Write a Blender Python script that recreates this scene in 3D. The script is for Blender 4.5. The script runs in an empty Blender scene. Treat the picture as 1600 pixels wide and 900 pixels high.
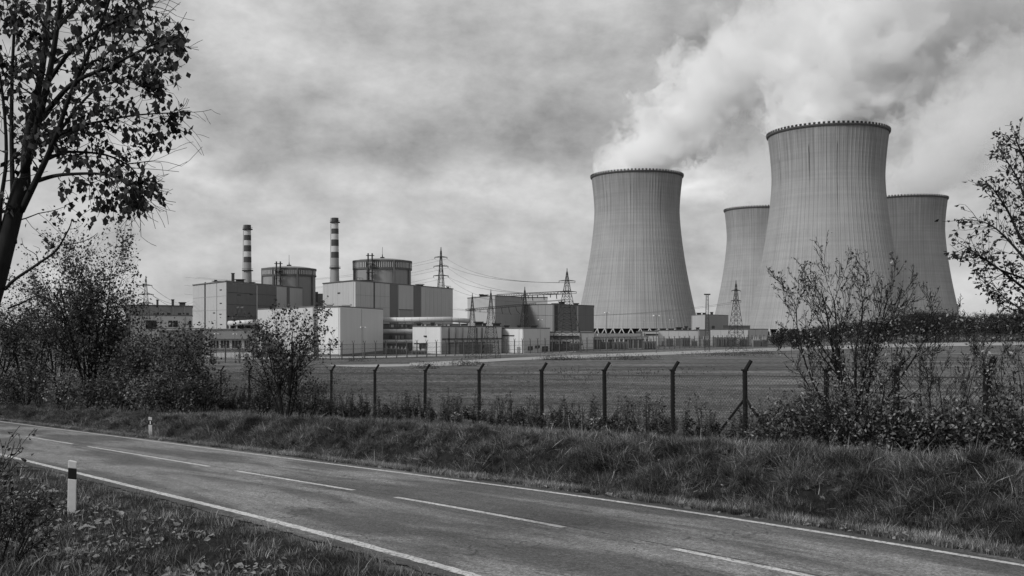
import bpy, math, random
import numpy as np
from mathutils import Vector, Matrix

random.seed(7); np.random.seed(7)
R = math.radians
SC = bpy.context.scene
COL = SC.collection
F = 1556.0                      # focal length in pixels of the 1600 px wide photograph (35 mm lens)

# ------------------------------------------------------------------ camera, sky, sun, exposure
cam_data = bpy.data.cameras.new('camera'); cam = bpy.data.objects.new('camera', cam_data)
COL.objects.link(cam); SC.camera = cam
cam_data.sensor_width = 36.0; cam_data.lens = 36.0 * F / 1600
cam_data.shift_y = 60 / 1600
cam_data.clip_start = 0.2; cam_data.clip_end = 30000
cam.location = (0, 0, 0); cam.rotation_euler = (R(90), 0, 0)

SUN_EL, SUN_AZ = R(38), R(-125)   # azimuth from +Y, negative = to the left, behind the camera
SC.view_settings.view_transform = 'Standard'; SC.view_settings.look = 'None'
SC.view_settings.exposure = 0.72; SC.view_settings.gamma = 1.0
SC.cycles.use_denoising = True
SC.cycles.max_bounces = 14; SC.cycles.diffuse_bounces = 3; SC.cycles.glossy_bounces = 2
SC.cycles.transparent_max_bounces = 8; SC.cycles.volume_bounces = 12
SC.cycles.volume_step_rate = 1.0; SC.cycles.volume_max_steps = 96
SC.cycles.caustics_reflective = False; SC.cycles.caustics_refractive = False

W = bpy.data.worlds.new('World'); SC.world = W; W.use_nodes = True
def world_nodes():
    nt = W.node_tree; N = nt.nodes; L = nt.links; N.clear()
    def m(op, a, b=None, c=None):
        n = N.new('ShaderNodeMath'); n.operation = op
        for i, v in enumerate((a, b, c)):
            if v is None: continue
            if isinstance(v, (int, float)): n.inputs[i].default_value = v
            else: L.new(v, n.inputs[i])
        return n.outputs[0]
    out = N.new('ShaderNodeOutputWorld'); bg = N.new('ShaderNodeBackground')
    L.new(bg.outputs[0], out.inputs[0]); bg.inputs[1].default_value = 0.10
    sky = N.new('ShaderNodeTexSky'); sky.sky_type = 'NISHITA'; sky.sun_disc = False
    sky.sun_elevation = SUN_EL; sky.sun_rotation = SUN_AZ
    bw = N.new('ShaderNodeRGBToBW'); L.new(sky.outputs[0], bw.inputs[0])
    tc = N.new('ShaderNodeTexCoord'); sep = N.new('ShaderNodeSeparateXYZ'); L.new(tc.outputs['Generated'], sep.inputs[0])
    x, y, z = sep.outputs
    az = m('ARCTAN2', x, y)
    hor = m('SQRT', m('ADD', m('MULTIPLY', x, x), m('MULTIPLY', y, y)))
    el = m('ARCTAN2', z, hor)
    # cloud deck projection: flat layer overhead, so the clouds flatten towards the horizon
    zz = m('ADD', m('MAXIMUM', z, 0.0), 0.16)
    cp = N.new('ShaderNodeCombineXYZ'); L.new(m('DIVIDE', x, zz), cp.inputs[0]); L.new(m('DIVIDE', y, zz), cp.inputs[1])
    def noise(vec, scale, detail, rough, dist=0.0, off=(0, 0, 0), stretch=(1, 1, 1)):
        mp = N.new('ShaderNodeMapping'); L.new(vec, mp.inputs[0]); mp.inputs[1].default_value = off; mp.inputs[3].default_value = stretch
        n = N.new('ShaderNodeTexNoise'); L.new(mp.outputs[0], n.inputs[0])
        n.inputs['Scale'].default_value = scale; n.inputs['Detail'].default_value = detail
        n.inputs['Roughness'].default_value = rough; n.inputs['Distortion'].default_value = dist
        return n.outputs[0]
    n1 = noise(cp.outputs[0], 0.95, 7, 0.55, 0.35, (3.1, 1.7, 0))
    n2 = noise(cp.outputs[0], 3.1, 6, 0.6, 0.2, (8.3, 2.2, 1.0))
    ae = N.new('ShaderNodeCombineXYZ'); L.new(az, ae.inputs[0]); L.new(el, ae.inputs[1])
    n3 = noise(ae.outputs[0], 6.5, 9, 0.58, 0.05, (1.3, 5.2, 0), (1, 1.9, 1))
    w1 = m('MULTIPLY', m('SUBTRACT', noise(ae.outputs[0], 5.0, 5, 0.6, 0, (0, 0, 4), (1, 1.6, 1)), 0.5), 0.22)
    w2 = m('MULTIPLY', m('SUBTRACT', noise(ae.outputs[0], 5.0, 5, 0.6, 0, (7, 3, 9), (1, 1.6, 1)), 0.5), 0.13)
    wp = N.new('ShaderNodeCombineXYZ'); L.new(m('ADD', az, w1), wp.inputs[0]); L.new(m('ADD', el, w2), wp.inputs[1])
    val = m('ADD', 3.12, m('MULTIPLY', m('SUBTRACT', n1, 0.5), .5))
    val = m('ADD', val, m('MULTIPLY', m('SUBTRACT', n2, 0.5), .5))
    val = m('ADD', val, m('MULTIPLY', m('SUBTRACT', n3, 0.5), 4.0))
    n4 = noise(ae.outputs[0], 17.0, 8, 0.62, 0.08, (4.3, 1.2, 2), (1, 1.5, 1))
    val = m('ADD', val, m('MULTIPLY', m('SUBTRACT', n4, 0.5), 2.6))
    # the larger cloud masses: (px, py, half width px, half height px, tilt, weight)
    for px, py, sx, sy, rot, wt in [
        (560, 205, 420, 90, -8, -1.15), (880, 215, 260, 80, 4, -.85), (230, 120, 220, 90, -20, -.8),
        (930, 120, 200, 120, 30, -0.7), (1150, 160, 120, 150, 30, -1.5), (1130, 70, 130, 120, 20, -1.0), (1560, 90, 200, 150, 0, -1.5),
        (420, 40, 230, 75, -20, 1.5), (700, 0, 300, 60, 0, .6), (1000, 20, 200, 60, 0, .6), (300, 275, 170, 40, -12, 1.3),
        (760, 290, 330, 30, -4, 0.9), (1100, 280, 80, 50, 20, 2.2), (500, 400, 600, 60, 0, 0.4), (1450, 230, 120, 90, 0, -.7)]:
        a = math.atan((px - 800) / F); e = math.atan((510 - py) / F * math.cos(a)); k = 1 / F
        mp = N.new('ShaderNodeMapping'); mp.vector_type = 'TEXTURE'; L.new(wp.outputs[0], mp.inputs[0])
        mp.inputs[1].default_value = (a, e, 0); mp.inputs[2].default_value = (0, 0, R(rot)); mp.inputs[3].default_value = (sx * k * 1.45, sy * k * 1.45, 1)
        g = N.new('ShaderNodeTexGradient'); g.gradient_type = 'QUADRATIC_SPHERE'; L.new(mp.outputs[0], g.inputs[0])
        val = m('ADD', val, m('MULTIPLY', g.outputs[1], wt))
    val = m('MAXIMUM', val, 1.6)
    hz = m('MULTIPLY', m('POWER', m('SUBTRACT', 1.0, m('MAXIMUM', z, 0.0)), 14.0), 0.15)
    val = m('ADD', val, hz)
    mix = N.new('ShaderNodeMix'); mix.data_type = 'FLOAT'; mix.inputs[0].default_value = 0.93
    L.new(bw.outputs[0], mix.inputs[2]); L.new(val, mix.inputs[3])
    L.new(mix.outputs[0], bg.inputs[0])
world_nodes()

sd = bpy.data.lights.new('sun', 'SUN'); sun = bpy.data.objects.new('sun', sd); COL.objects.link(sun)
sd.energy = 1.5; sd.angle = R(14); sd.color = (1.0, 1.0, 1.0)
sv = Vector((math.sin(SUN_AZ) * math.cos(SUN_EL), math.cos(SUN_AZ) * math.cos(SUN_EL), math.sin(SUN_EL)))
sun.rotation_euler = sv.to_track_quat('Z', 'Y').to_euler(); sun.location = (0, 0, 300)

# ------------------------------------------------------------------ helpers
def P(px, py, Y):
    return Vector(((px - 800) / F * Y, Y, (510 - py) / F * Y))
def XY(px, Y): return ((px - 800) / F * Y, Y)

class MB:
    def __init__(s): s.v = []; s.f = []
    def add(s, vs, fs):
        o = len(s.v); s.v += [tuple(v) for v in vs]; s.f += [tuple(i + o for i in f) for f in fs]
    def box(s, c, d, rz=0.0):
        cx, cy, cz = c; a, b, e = d[0] / 2, d[1] / 2, d[2] / 2; co, si = math.cos(rz), math.sin(rz)
        vs = []
        for z in (-e, e):
            for x, y in ((-a, -b), (a, -b), (a, b), (-a, b)):
                vs.append((cx + x * co - y * si, cy + x * si + y * co, cz + z))
        s.add(vs, [(3, 2, 1, 0), (4, 5, 6, 7), (0, 1, 5, 4), (1, 2, 6, 5), (2, 3, 7, 6), (3, 0, 4, 7)])
    def prism(s, pts, z0, z1):
        n = len(pts)
        ar = sum(pts[i][0] * pts[(i + 1) % n][1] - pts[(i + 1) % n][0] * pts[i][1] for i in range(n))
        if ar < 0: pts = pts[::-1]
        z1s = z1 if isinstance(z1, (list, tuple)) else [z1] * n
        s.add([(p[0], p[1], z0) for p in pts] + [(p[0], p[1], z) for p, z in zip(pts, z1s)],
              [tuple(range(n - 1, -1, -1)), tuple(range(n, 2 * n))] + [(i, (i + 1) % n, (i + 1) % n + n, i + n) for i in range(n)])
    def tube(s, pts, rad, n=5, cap=True):
        pts = [Vector(p) for p in pts]; m_ = len(pts)
        rads = rad if isinstance(rad, (list, tuple)) else [rad] * m_
        o = len(s.v); ref = None
        for i, p in enumerate(pts):
            d = (pts[min(i + 1, m_ - 1)] - pts[max(i - 1, 0)])
            d = d.normalized() if d.length > 1e-9 else Vector((0, 0, 1))
            if ref is None:
                ref = Vector((0, 0, 1)) if abs(d.z) < .9 else Vector((1, 0, 0))
            u = d.cross(ref)
            if u.length < 1e-6: u = d.orthogonal()
            u.normalize(); w = d.cross(u)
            for k in range(n):
                a = 2 * math.pi * k / n; q = p + (u * math.cos(a) + w * math.sin(a)) * rads[i]
                s.v.append((q.x, q.y, q.z))
        for i in range(m_ - 1):
            for k in range(n):
                k2 = (k + 1) % n
                s.f.append((o + i * n + k, o + i * n + k2, o + (i + 1) * n + k2, o + (i + 1) * n + k))
        if cap:
            s.f.append(tuple(o + k for k in range(n - 1, -1, -1))); s.f.append(tuple(o + (m_ - 1) * n + k for k in range(n)))
    def lathe(s, prof, n=48, c=(0, 0), cap=False):
        o = len(s.v)
        for r, z in prof:
            for k in range(n):
                a = 2 * math.pi * k / n; s.v.append((c[0] + r * math.cos(a), c[1] + r * math.sin(a), z))
        for i in range(len(prof) - 1):
            for k in range(n):
                k2 = (k + 1) % n
                s.f.append((o + i * n + k, o + i * n + k2, o + (i + 1) * n + k2, o + (i + 1) * n + k))
        if cap: s.f.append(tuple(o + (len(prof) - 1) * n + k for k in range(n)))

BASE = {}
def tag(o, label=None, cat=None, group=None, kind=None):
    if label: o['label'] = label
    if cat: o['category'] = cat
    if group: o['group'] = group
    if kind: o['kind'] = kind
    return o
def thing(name, label, cat, loc=(0, 0, 0), group=None, rz=0.0):
    o = bpy.data.objects.new(name, None); COL.objects.link(o); o.location = loc; o.rotation_euler.z = rz
    o.empty_display_size = .2
    BASE[o] = Vector(loc); return tag(o, label, cat, group)
def build(name, mb, mat, parent=None, smooth=False, local=False):
    """one mesh object; coordinates in mb are world ones unless local"""
    me = bpy.data.meshes.new(name); off = Vector((0, 0, 0)) if (local or parent is None) else BASE[parent]
    me.from_pydata([(v[0] - off.x, v[1] - off.y, v[2] - off.z) for v in mb.v], [], mb.f)
    me.materials.append(mat)
    if smooth: me.polygons.foreach_set('use_smooth', [True] * len(me.polygons))
    me.update()
    o = bpy.data.objects.new(name, me); COL.objects.link(o); o.parent = parent
    BASE[o] = off
    return o
def np_object(name, verts, faces, mat, parent=None, off=None, smooth=False):
    me = bpy.data.meshes.new(name); verts = np.asarray(verts, dtype=np.float32); faces = np.asarray(faces, dtype=np.int32)
    if off is not None: verts = verts - np.array(off, dtype=np.float32)
    nf, k = faces.shape
    me.vertices.add(len(verts)); me.vertices.foreach_set('co', verts.ravel())
    me.loops.add(nf * k); me.loops.foreach_set('vertex_index', faces.ravel())
    me.polygons.add(nf); me.polygons.foreach_set('loop_start', np.arange(0, nf * k, k, dtype=np.int32))
    me.materials.append(mat)
    if smooth: me.polygons.foreach_set('use_smooth', np.ones(nf, dtype=bool))
    me.update(calc_edges=True); me.validate()
    o = bpy.data.objects.new(name, me); COL.objects.link(o); o.parent = parent
    return o
def copy_tree(o, parent=None):
    c = o.copy(); COL.objects.link(c); c.parent = parent
    for ch in list(o.children): copy_tree(ch, c)
    return c

# ------------------------------------------------------------------ materials (all neutral greys: a monochrome photograph)
MATS = {}
def mat(name, base, rough=0.8, var=0.0, scale=(1, 1, 1), detail=4, island=0.0, inst=0.0, bump=0.0, spec=0.3, metal=0.0, var2=0.0, scale2=(1, 1, 1), translucent=0.0):
    if name in MATS: return MATS[name]
    M = bpy.data.materials.new(name); M.use_nodes = True; nt = M.node_tree; N = nt.nodes; L = nt.links
    b = N['Principled BSDF']; b.inputs['Roughness'].default_value = rough; b.inputs['Specular IOR Level'].default_value = spec; b.inputs['Metallic'].default_value = metal
    cur = None
    tc = N.new('ShaderNodeTexCoord')
    def mth(op, a, c):
        n = N.new('ShaderNodeMath'); n.operation = op
        for i, v in enumerate((a, c)):
            if isinstance(v, (int, float)): n.inputs[i].default_value = v
            else: L.new(v, n.inputs[i])
        return n.outputs[0]
    def nz(sc, det):
        mp = N.new('ShaderNodeMapping'); L.new(tc.outputs['Object'], mp.inputs[0]); mp.inputs[3].default_value = sc
        n = N.new('ShaderNodeTexNoise'); L.new(mp.outputs[0], n.inputs[0]); n.inputs['Scale'].default_value = 1; n.inputs['Detail'].default_value = det
        n.inputs['Roughness'].default_value = .6
        return n.outputs[0]
    cur = base
    if var:
        f = nz(scale, detail); cur = mth('MULTIPLY', cur, mth('ADD', 1 - var, mth('MULTIPLY', f, 2 * var)))
        if bump:
            bn = N.new('ShaderNodeBump'); bn.inputs['Strength'].default_value = bump; L.new(f, bn.inputs['Height']); L.new(bn.outputs[0], b.inputs['Normal'])
    if var2: cur = mth('MULTIPLY', cur, mth('ADD', 1 - var2, mth('MULTIPLY', nz(scale2, 3), 2 * var2)))
    if island:
        g = N.new('ShaderNodeNewGeometry')
        cur = mth('MULTIPLY', cur, mth('ADD', 1 - island, mth('MULTIPLY', mth('POWER', g.outputs['Random Per Island'], 1.6), 3.0 * island)))
    if inst:        # each tuft its own tone, and patches of drier and greener growth
        oi = N.new('ShaderNodeObjectInfo'); n_ = N.new('ShaderNodeTexNoise'); L.new(oi.outputs['Location'], n_.inputs[0]); n_.inputs['Scale'].default_value = .9; n_.inputs['Detail'].default_value = 3
        cur = mth('MULTIPLY', cur, mth('ADD', 1 - inst, mth('MULTIPLY', oi.outputs['Random'], 2 * inst)))
        cur = mth('MULTIPLY', cur, mth('MAXIMUM', mth('ADD', 1.0, mth('MULTIPLY', mth('SUBTRACT', n_.outputs[0], .5), 3.6)), .25))
    cb = N.new('ShaderNodeCombineColor')
    for i in range(3):
        if isinstance(cur, (int, float)): cb.inputs[i].default_value = cur
        else: L.new(cur, cb.inputs[i])
    L.new(cb.outputs[0], b.inputs['Base Color'])
    if translucent:
        tr = N.new('ShaderNodeBsdfTranslucent'); L.new(cb.outputs[0], tr.inputs[0])
        mx = N.new('ShaderNodeMixShader'); mx.inputs[0].default_value = translucent
        L.new(b.outputs[0], mx.inputs[1]); L.new(tr.outputs[0], mx.inputs[2]); L.new(mx.outputs[0], N['Material Output'].inputs[0])
    MATS[name] = M; return M

VS = (1.2, 1.2, .05)      # vertical streaks
m_white = mat('white_cladding', .62, .6, .10, VS, 5, var2=.06, scale2=(.08, .08, .08))
m_white2 = mat('pale_cladding', .50, .6, .12, VS, 5, var2=.06, scale2=(.08, .08, .08))
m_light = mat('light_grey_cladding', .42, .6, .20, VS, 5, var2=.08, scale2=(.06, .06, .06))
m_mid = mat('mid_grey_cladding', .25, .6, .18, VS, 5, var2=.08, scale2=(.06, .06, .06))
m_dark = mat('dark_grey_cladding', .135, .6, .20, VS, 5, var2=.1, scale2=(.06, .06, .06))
m_black = mat('dark_opening', .025, .5, .4, (.7, .7, .7), 4)
m_glass = mat('window_glass', .03, .15, spec=.5)
m_steel = mat('galvanised_steel', .12, .5, .25, (.6, .6, .6), metal=.0)
m_steel_d = mat('dark_steel', .035, .55, .25, (2, 2, 2))
m_pipe = mat('pipe_jacket', .55, .45, .15, (.3, .3, .3), 4)
m_conc = mat('dome_concrete', .26, .8, .22, (.5, .5, .05), 5, var2=.1, scale2=(.1, .1, .1))
m_conc_d = mat('dark_band_concrete', .11, .8, .25, (.5, .5, .3), 5)
m_paint_w = mat('white_paint', .60, .5, .2, (9, 9, 9), 5)
m_paint_b = mat('black_paint', .015, .4)
m_band_d = mat('dark_chimney_band', .055, .6, .2, (.5, .5, .2))
m_band_l = mat('light_chimney_band', .48, .6, .15, (.5, .5, .2))
m_ch = mat('chimney_concrete', .27, .8, .2, (.5, .5, .1))
m_post = mat('rusty_fence_post', .018, .9, .5, (6, 6, 6), 5, spec=.1)
m_wire = mat('fence_wire', .07, .6)
m_rfence = mat('grey_concrete_post', .10, .8, .2, (3, 3, 3))
m_bark = mat('bark', .022, .9, .6, (26, 26, 5), 6, bump=1.0, var2=.5, scale2=(3, 3, 2), spec=.1)
m_bark2 = mat('shrub_bark', .018, .9, .3, (8, 8, 2), 4, spec=.1)
m_leaf_d = mat('dark_leaf', .040, .6, spec=.2, island=.7, translucent=.25)
m_leaf_m = mat('shrub_leaf', .066, .6, spec=.2, island=.75, translucent=.2)
m_leaf_l = mat('autumn_leaf', .14, .5, island=.75, translucent=.2)
m_leaf_f = mat('fallen_leaf', .17, .7, island=.9)
m_pine = mat('pine_foliage', .030, .8, island=.5)
m_grass = mat('grass_blade', .080, .8, spec=.1, inst=.4, island=.7, translucent=.25)
m_grass_dry = mat('dry_grass_blade', .185, .8, spec=.1, inst=.4, island=.6, translucent=.25)
m_strand = mat('pale_straw', .30, .7, island=.5, translucent=.2)
m_weed = mat('weed_leaf', .050, .7, spec=.15, inst=.3, island=.8, translucent=.2)
m_lamp = mat('lamp_head_white', .8, .4)
m_gravel = mat('pale_gravel', .30, .9, .3, (.6, .6, .6), 6)
m_cable = mat('power_cable', .05, .6)

# ------------------------------------------------------------------ terrain
def st(x, y): return -.625 * x + .781 * y, .781 * x + .625 * y
def xy(s, t): return (-.625 * s + .781 * t), (.781 * s + .625 * t)
def curve_q(s): return np.clip(18 - s, 0, 30) ** 2
def t_of(t0, s): return t0 - (.0035 + .00043 * (t0 - 7.38)) * curve_q(s)
def plane(s, t): return -2.36 - .046 * np.clip(s, -40, 95) - .028 * np.clip(t, -20, 40)
def sm(a, b, x):
    u = np.clip((x - a) / (b - a), 0, 1); return u * u * (3 - 2 * u)
def lump(x, y):
    return (np.sin(x * 1.9 + 1.3 * np.sin(y * 1.1)) * np.sin(y * 2.3 + .7) + .6 * np.sin(x * 4.1 + y * 2.7) * np.sin(y * 4.9 - x * 1.3) + .35 * np.sin(7.3 * x - 3.1 * y) * np.sin(6.1 * y + 2.2 * x))
def terrain(x, y):
    x = np.asarray(x, dtype=float); y = np.asarray(y, dtype=float)
    s, t = st(x, y); tt = t + (.0035 + .00043 * (np.clip(t, 0, 20) - 7.38)) * curve_q(s)
    pl = plane(s, t)
    zf = -3.57 - .0354 * (np.clip(s, -30, 75) - 19.35)
    L = lump(x, y)
    road = pl - .022
    # left verge, shallow ditch, slight rise towards the lens
    left = pl - .022 * sm(6.6, 7.0, tt) - .22 * np.exp(-((tt - 4.5) / .8) ** 2) + .30 * sm(3.8, 1.2, tt) + .035 * L * sm(6.9, 5.5, tt)
    # far verge, bank, crest, fence line, field
    crest_h = .72 - .35 * sm(25, 65, s)
    crest = plane(s, 17.0) + crest_h
    bank = pl + (crest - pl) * sm(15.0, 17.2, tt) - .10 * np.exp(-((tt - 15.2) / .5) ** 2) * 1.8
    top = crest + (zf - crest) * sm(17.0, 24.6, tt)
    field = zf + (-6.0 - zf) * sm(24.6, 85, tt)
    right = np.where(tt < 17.0, bank, np.where(tt < 24.6, top, field))
    right = right + L * (.15 * sm(14.9, 16.0, tt) * sm(21, 17.5, tt) + .02 * sm(14.3, 15, tt) * sm(60, 30, tt))
    z = np.where(tt < 7.0, left, np.where(tt > 14.05, right, road))
    far = sm(3000, 6000, np.hypot(x, y))
    return z - 3 * far
def tz(x, y): return float(terrain(x, y))

def ground_material():
    M = bpy.data.materials.new('ground_soil_and_turf'); M.use_nodes = True; N = M.node_tree.nodes; L = M.node_tree.links
    b = N['Principled BSDF']; b.inputs['Roughness'].default_value = .95; b.inputs['Specular IOR Level'].default_value = .1
    tc = N.new('ShaderNodeTexCoord')
    def nz(sc, det, dist=0):
        mp = N.new('ShaderNodeMapping'); L.new(tc.outputs['Object'], mp.inputs[0]); mp.inputs[3].default_value = sc; mp.inputs[2].default_value = (0, 0, R(-12))
        n = N.new('ShaderNodeTexNoise'); L.new(mp.outputs[0], n.inputs[0]); n.inputs['Scale'].default_value = 1; n.inputs['Detail'].default_value = det
        n.inputs['Roughness'].default_value = .65; n.inputs['Distortion'].default_value = dist; return n.outputs[0]
    def mth(op, a, c):
        n = N.new('ShaderNodeMath'); n.operation = op
        for i, v in enumerate((a, c)):
            if isinstance(v, (int, float)): n.inputs[i].default_value = v
            else: L.new(v, n.inputs[i])
        return n.outputs[0]
    v = mth('MULTIPLY', nz((.012, .11, 1), 6, .4), 1.25)          # mown bands
    v = mth('ADD', v, mth('MULTIPLY', nz((.15, .5, 1), 6), .45))
    v = mth('ADD', v, mth('MULTIPLY', nz((3.5, 7, 1), 7), .5))
    v = mth('MULTIPLY', mth('POWER', v, 2.6), .088)
    def rp(q, a, c, lo, hi):
        n = N.new('ShaderNodeMapRange'); n.inputs[1].default_value = a; n.inputs[2].default_value = c; n.inputs[3].default_value = lo; n.inputs[4].default_value = hi; L.new(q, n.inputs[0]); return n.outputs[0]
    v = mth('MULTIPLY', v, rp(nz((.06, .16, 1), 8, .8), .35, .65, .68, 1.38))      # uneven growth
    v = mth('MULTIPLY', v, rp(nz((1.1, 1.1, 1), 8), .38, .62, .62, 1.42))
    at = N.new('ShaderNodeAttribute'); at.attribute_name = 'soil'      # bare dark earth of the cut bank and ditch
    mx = N.new('ShaderNodeMix'); mx.data_type = 'FLOAT'; L.new(at.outputs['Fac'], mx.inputs[0]); L.new(v, mx.inputs[2]); L.new(mth('MULTIPLY', nz((4, 4, 4), 6), .05), mx.inputs[3]); v = mx.outputs[0]
    cb = N.new('ShaderNodeCombineColor')
    for i in range(3): L.new(v, cb.inputs[i])
    L.new(cb.outputs[0], b.inputs['Base Color'])
    bn = N.new('ShaderNodeBump'); bn.inputs['Strength'].default_value = .9; bn.inputs['Distance'].default_value = .25
    L.new(nz((3, 3, 3), 8), bn.inputs['Height']); L.new(bn.outputs[0], b.inputs['Normal'])
    return M
def make_ground():
    ang = np.concatenate([np.linspace(-38, 38, 420), np.linspace(40, 320, 71)]) * math.pi / 180
    rad = np.concatenate([[.01], np.geomspace(3, 140, 190), np.geomspace(145, 7000, 70)])
    na, nr = len(ang), len(rad)
    A, Rr = np.meshgrid(ang, rad); X = np.sin(A) * Rr; Y = np.cos(A) * Rr; Z = terrain(X, Y)
    v = np.stack([X, Y, Z], -1).reshape(-1, 3)
    i = np.arange(nr - 1)[:, None] * na; k = np.arange(na)[None, :]; k2 = (k + 1) % na
    f = np.stack([i + k, i + na + k, i + na + k2, i + k2], -1).reshape(-1, 4)
    o = np_object('ground', v, f, ground_material(), smooth=True)
    s, t = st(X.ravel(), Y.ravel()); tt = t + (.0035 + .00043 * (np.clip(t, 0, 20) - 7.38)) * curve_q(s)
    m_ = np.maximum(sm(14.0, 14.4, tt) * sm(26, 20, tt), sm(7.1, 6.6, tt)) * (Y.ravel() > 0)
    a = o.data.attributes.new('soil', 'FLOAT', 'POINT'); a.data.foreach_set('value', m_.astype(np.float32))
    tag(o, kind='structure')
    return o
make_ground()

# ------------------------------------------------------------------ road and its paint
def asphalt():
    M = bpy.data.materials.new('worn_asphalt'); M.use_nodes = True; N = M.node_tree.nodes; L = M.node_tree.links
    b = N['Principled BSDF']; b.inputs['Specular IOR Level'].default_value = .45
    tc = N.new('ShaderNodeTexCoord')
    def nz(vec, sc, det, rough=.6, dist=0):
        mp = N.new('ShaderNodeMapping'); L.new(tc.outputs[vec], mp.inputs[0]); mp.inputs[3].default_value = sc
        n = N.new('ShaderNodeTexNoise'); L.new(mp.outputs[0], n.inputs[0]); n.inputs['Scale'].default_value = 1; n.inputs['Detail'].default_value = det
        n.inputs['Roughness'].default_value = rough; n.inputs['Distortion'].default_value = dist; return n.outputs[0]
    def mth(op, a, c=0.0, e=None):
        n = N.new('ShaderNodeMath'); n.operation = op
        for i, v in enumerate((a, c, e)):
            if v is None: continue
            if isinstance(v, (int, float)): n.inputs[i].default_value = v
            else: L.new(v, n.inputs[i])
        return n.outputs[0]
    def ramp(v, a, c, lo, hi):
        n = N.new('ShaderNodeMapRange'); n.inputs[1].default_value = a; n.inputs[2].default_value = c; n.inputs[3].default_value = lo; n.inputs[4].default_value = hi
        L.new(v, n.inputs[0]); return n.outputs[0]
    fine = nz('Object', (60, 60, 60), 3, .8)
    patch = nz('UV', (.10, .55, 1), 5, .55, .6)      # long worn patches along the lanes
    blot = nz('Object', (.7, .7, .7), 6, .65, .5)
    v = mth('MULTIPLY', ramp(patch, .46, .55, .078, .175), ramp(blot, .3, .7, .82, 1.18))
    v = mth('MULTIPLY', v, ramp(fine, .3, .7, .45, 1.55))
    v = mth('MULTIPLY', v, ramp(nz('Object', (22, 22, 22), 5, .85), .38, .62, .30, 1.8))
    v = mth('MULTIPLY', v, ramp(nz('Object', (8, 8, 8), 6, .9), .38, .62, .72, 1.3))
    v = mth('MULTIPLY', v, ramp(nz('UV', (.5, 2.2, 1), 6, .7, 1.0), .35, .65, .80, 1.20))
    # cracks: thin dark wandering lines, mostly along the joint in the middle
    vor = N.new('ShaderNodeTexVoronoi'); vor.feature = 'DISTANCE_TO_EDGE'; vor.inputs['Scale'].default_value = 1
    mp = N.new('ShaderNodeMapping'); mp.inputs[3].default_value = (.5, 1.6, 1)
    wv = N.new('ShaderNodeVectorMath'); wv.operation = 'ADD'
    nn = N.new('ShaderNodeTexNoise'); nn.inputs['Scale'].default_value = 3; nn.inputs['Detail'].default_value = 6; L.new(tc.outputs['UV'], nn.inputs[0])
    sc_ = N.new('ShaderNodeVectorMath'); sc_.operation = 'SCALE'; sc_.inputs[3].default_value = .5; L.new(nn.outputs[1], sc_.inputs[0])
    L.new(tc.outputs['UV'], wv.inputs[0]); L.new(sc_.outputs[0], wv.inputs[1]); L.new(wv.outputs[0], mp.inputs[0]); L.new(mp.outputs[0], vor.inputs[0])
    crack = mth('MULTIPLY', ramp(vor.outputs[0], 0, .022, 1, 0), ramp(nz('Object', (.35, .35, .35), 2), .42, .56, 0, 1))
    v = mth('MULTIPLY', v, mth('SUBTRACT', 1.0, mth('MULTIPLY', crack, .75)))
    # dirt at the edges
    sp = N.new('ShaderNodeSeparateXYZ'); L.new(tc.outputs['UV'], sp.inputs[0])
    edge = mth('ABSOLUTE', mth('SUBTRACT', sp.outputs[1], 10.5))
    v = mth('MULTIPLY', v, ramp(mth('ADD', edge, mth('MULTIPLY', blot, .5)), 3.1, 3.7, 1.0, .55))
    cb = N.new('ShaderNodeCombineColor')
    for i in range(3): L.new(v, cb.inputs[i])
    L.new(cb.outputs[0], b.inputs['Base Color'])
    L.new(ramp(patch, .4, .62, .78, .6), b.inputs['Roughness'])
    bn = N.new('ShaderNodeBump'); bn.inputs['Strength'].default_value = .35; bn.inputs['Distance'].default_value = .01
    L.new(fine, bn.inputs['Height']); L.new(bn.outputs[0], b.inputs['Normal'])
    return M
def ribbon(name, s0, s1, ta, tb, lift, material, ds=.5, rag=0.0, nt_=2):
    n = max(2, int((s1 - s0) / ds) + 1); ss = np.linspace(s0, s1, n); vs = []; uv = []
    for s in ss:
        for k in range(nt_):
            t0 = ta + (tb - ta) * k / (nt_ - 1)
            j = 0
            if rag and k in (0, nt_ - 1): j = rag * (random.random() - .5)
            t = float(t_of(t0, s)) + j; x, y = xy(s, t); vs.append((x, y, float(plane(s, t)) + lift)); uv.append((s, t0))
    f = [(i * nt_ + k + 1, i * nt_ + k, (i + 1) * nt_ + k, (i + 1) * nt_ + k + 1) for i in range(n - 1) for k in range(nt_ - 1)]
    me = bpy.data.meshes.new(name); me.from_pydata(vs, [], f); me.materials.append(material)
    ul = me.uv_layers.new(name='UVMap')
    for l in me.loops: ul.data[l.index].uv = uv[l.vertex_index]
    me.update(); o = bpy.data.objects.new(name, me); COL.objects.link(o); return o
m_asph = asphalt()
tag(ribbon('road', -28, 130, 7.02, 14.02, 0, m_asph, .25, .10, 6), kind='structure')
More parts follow.
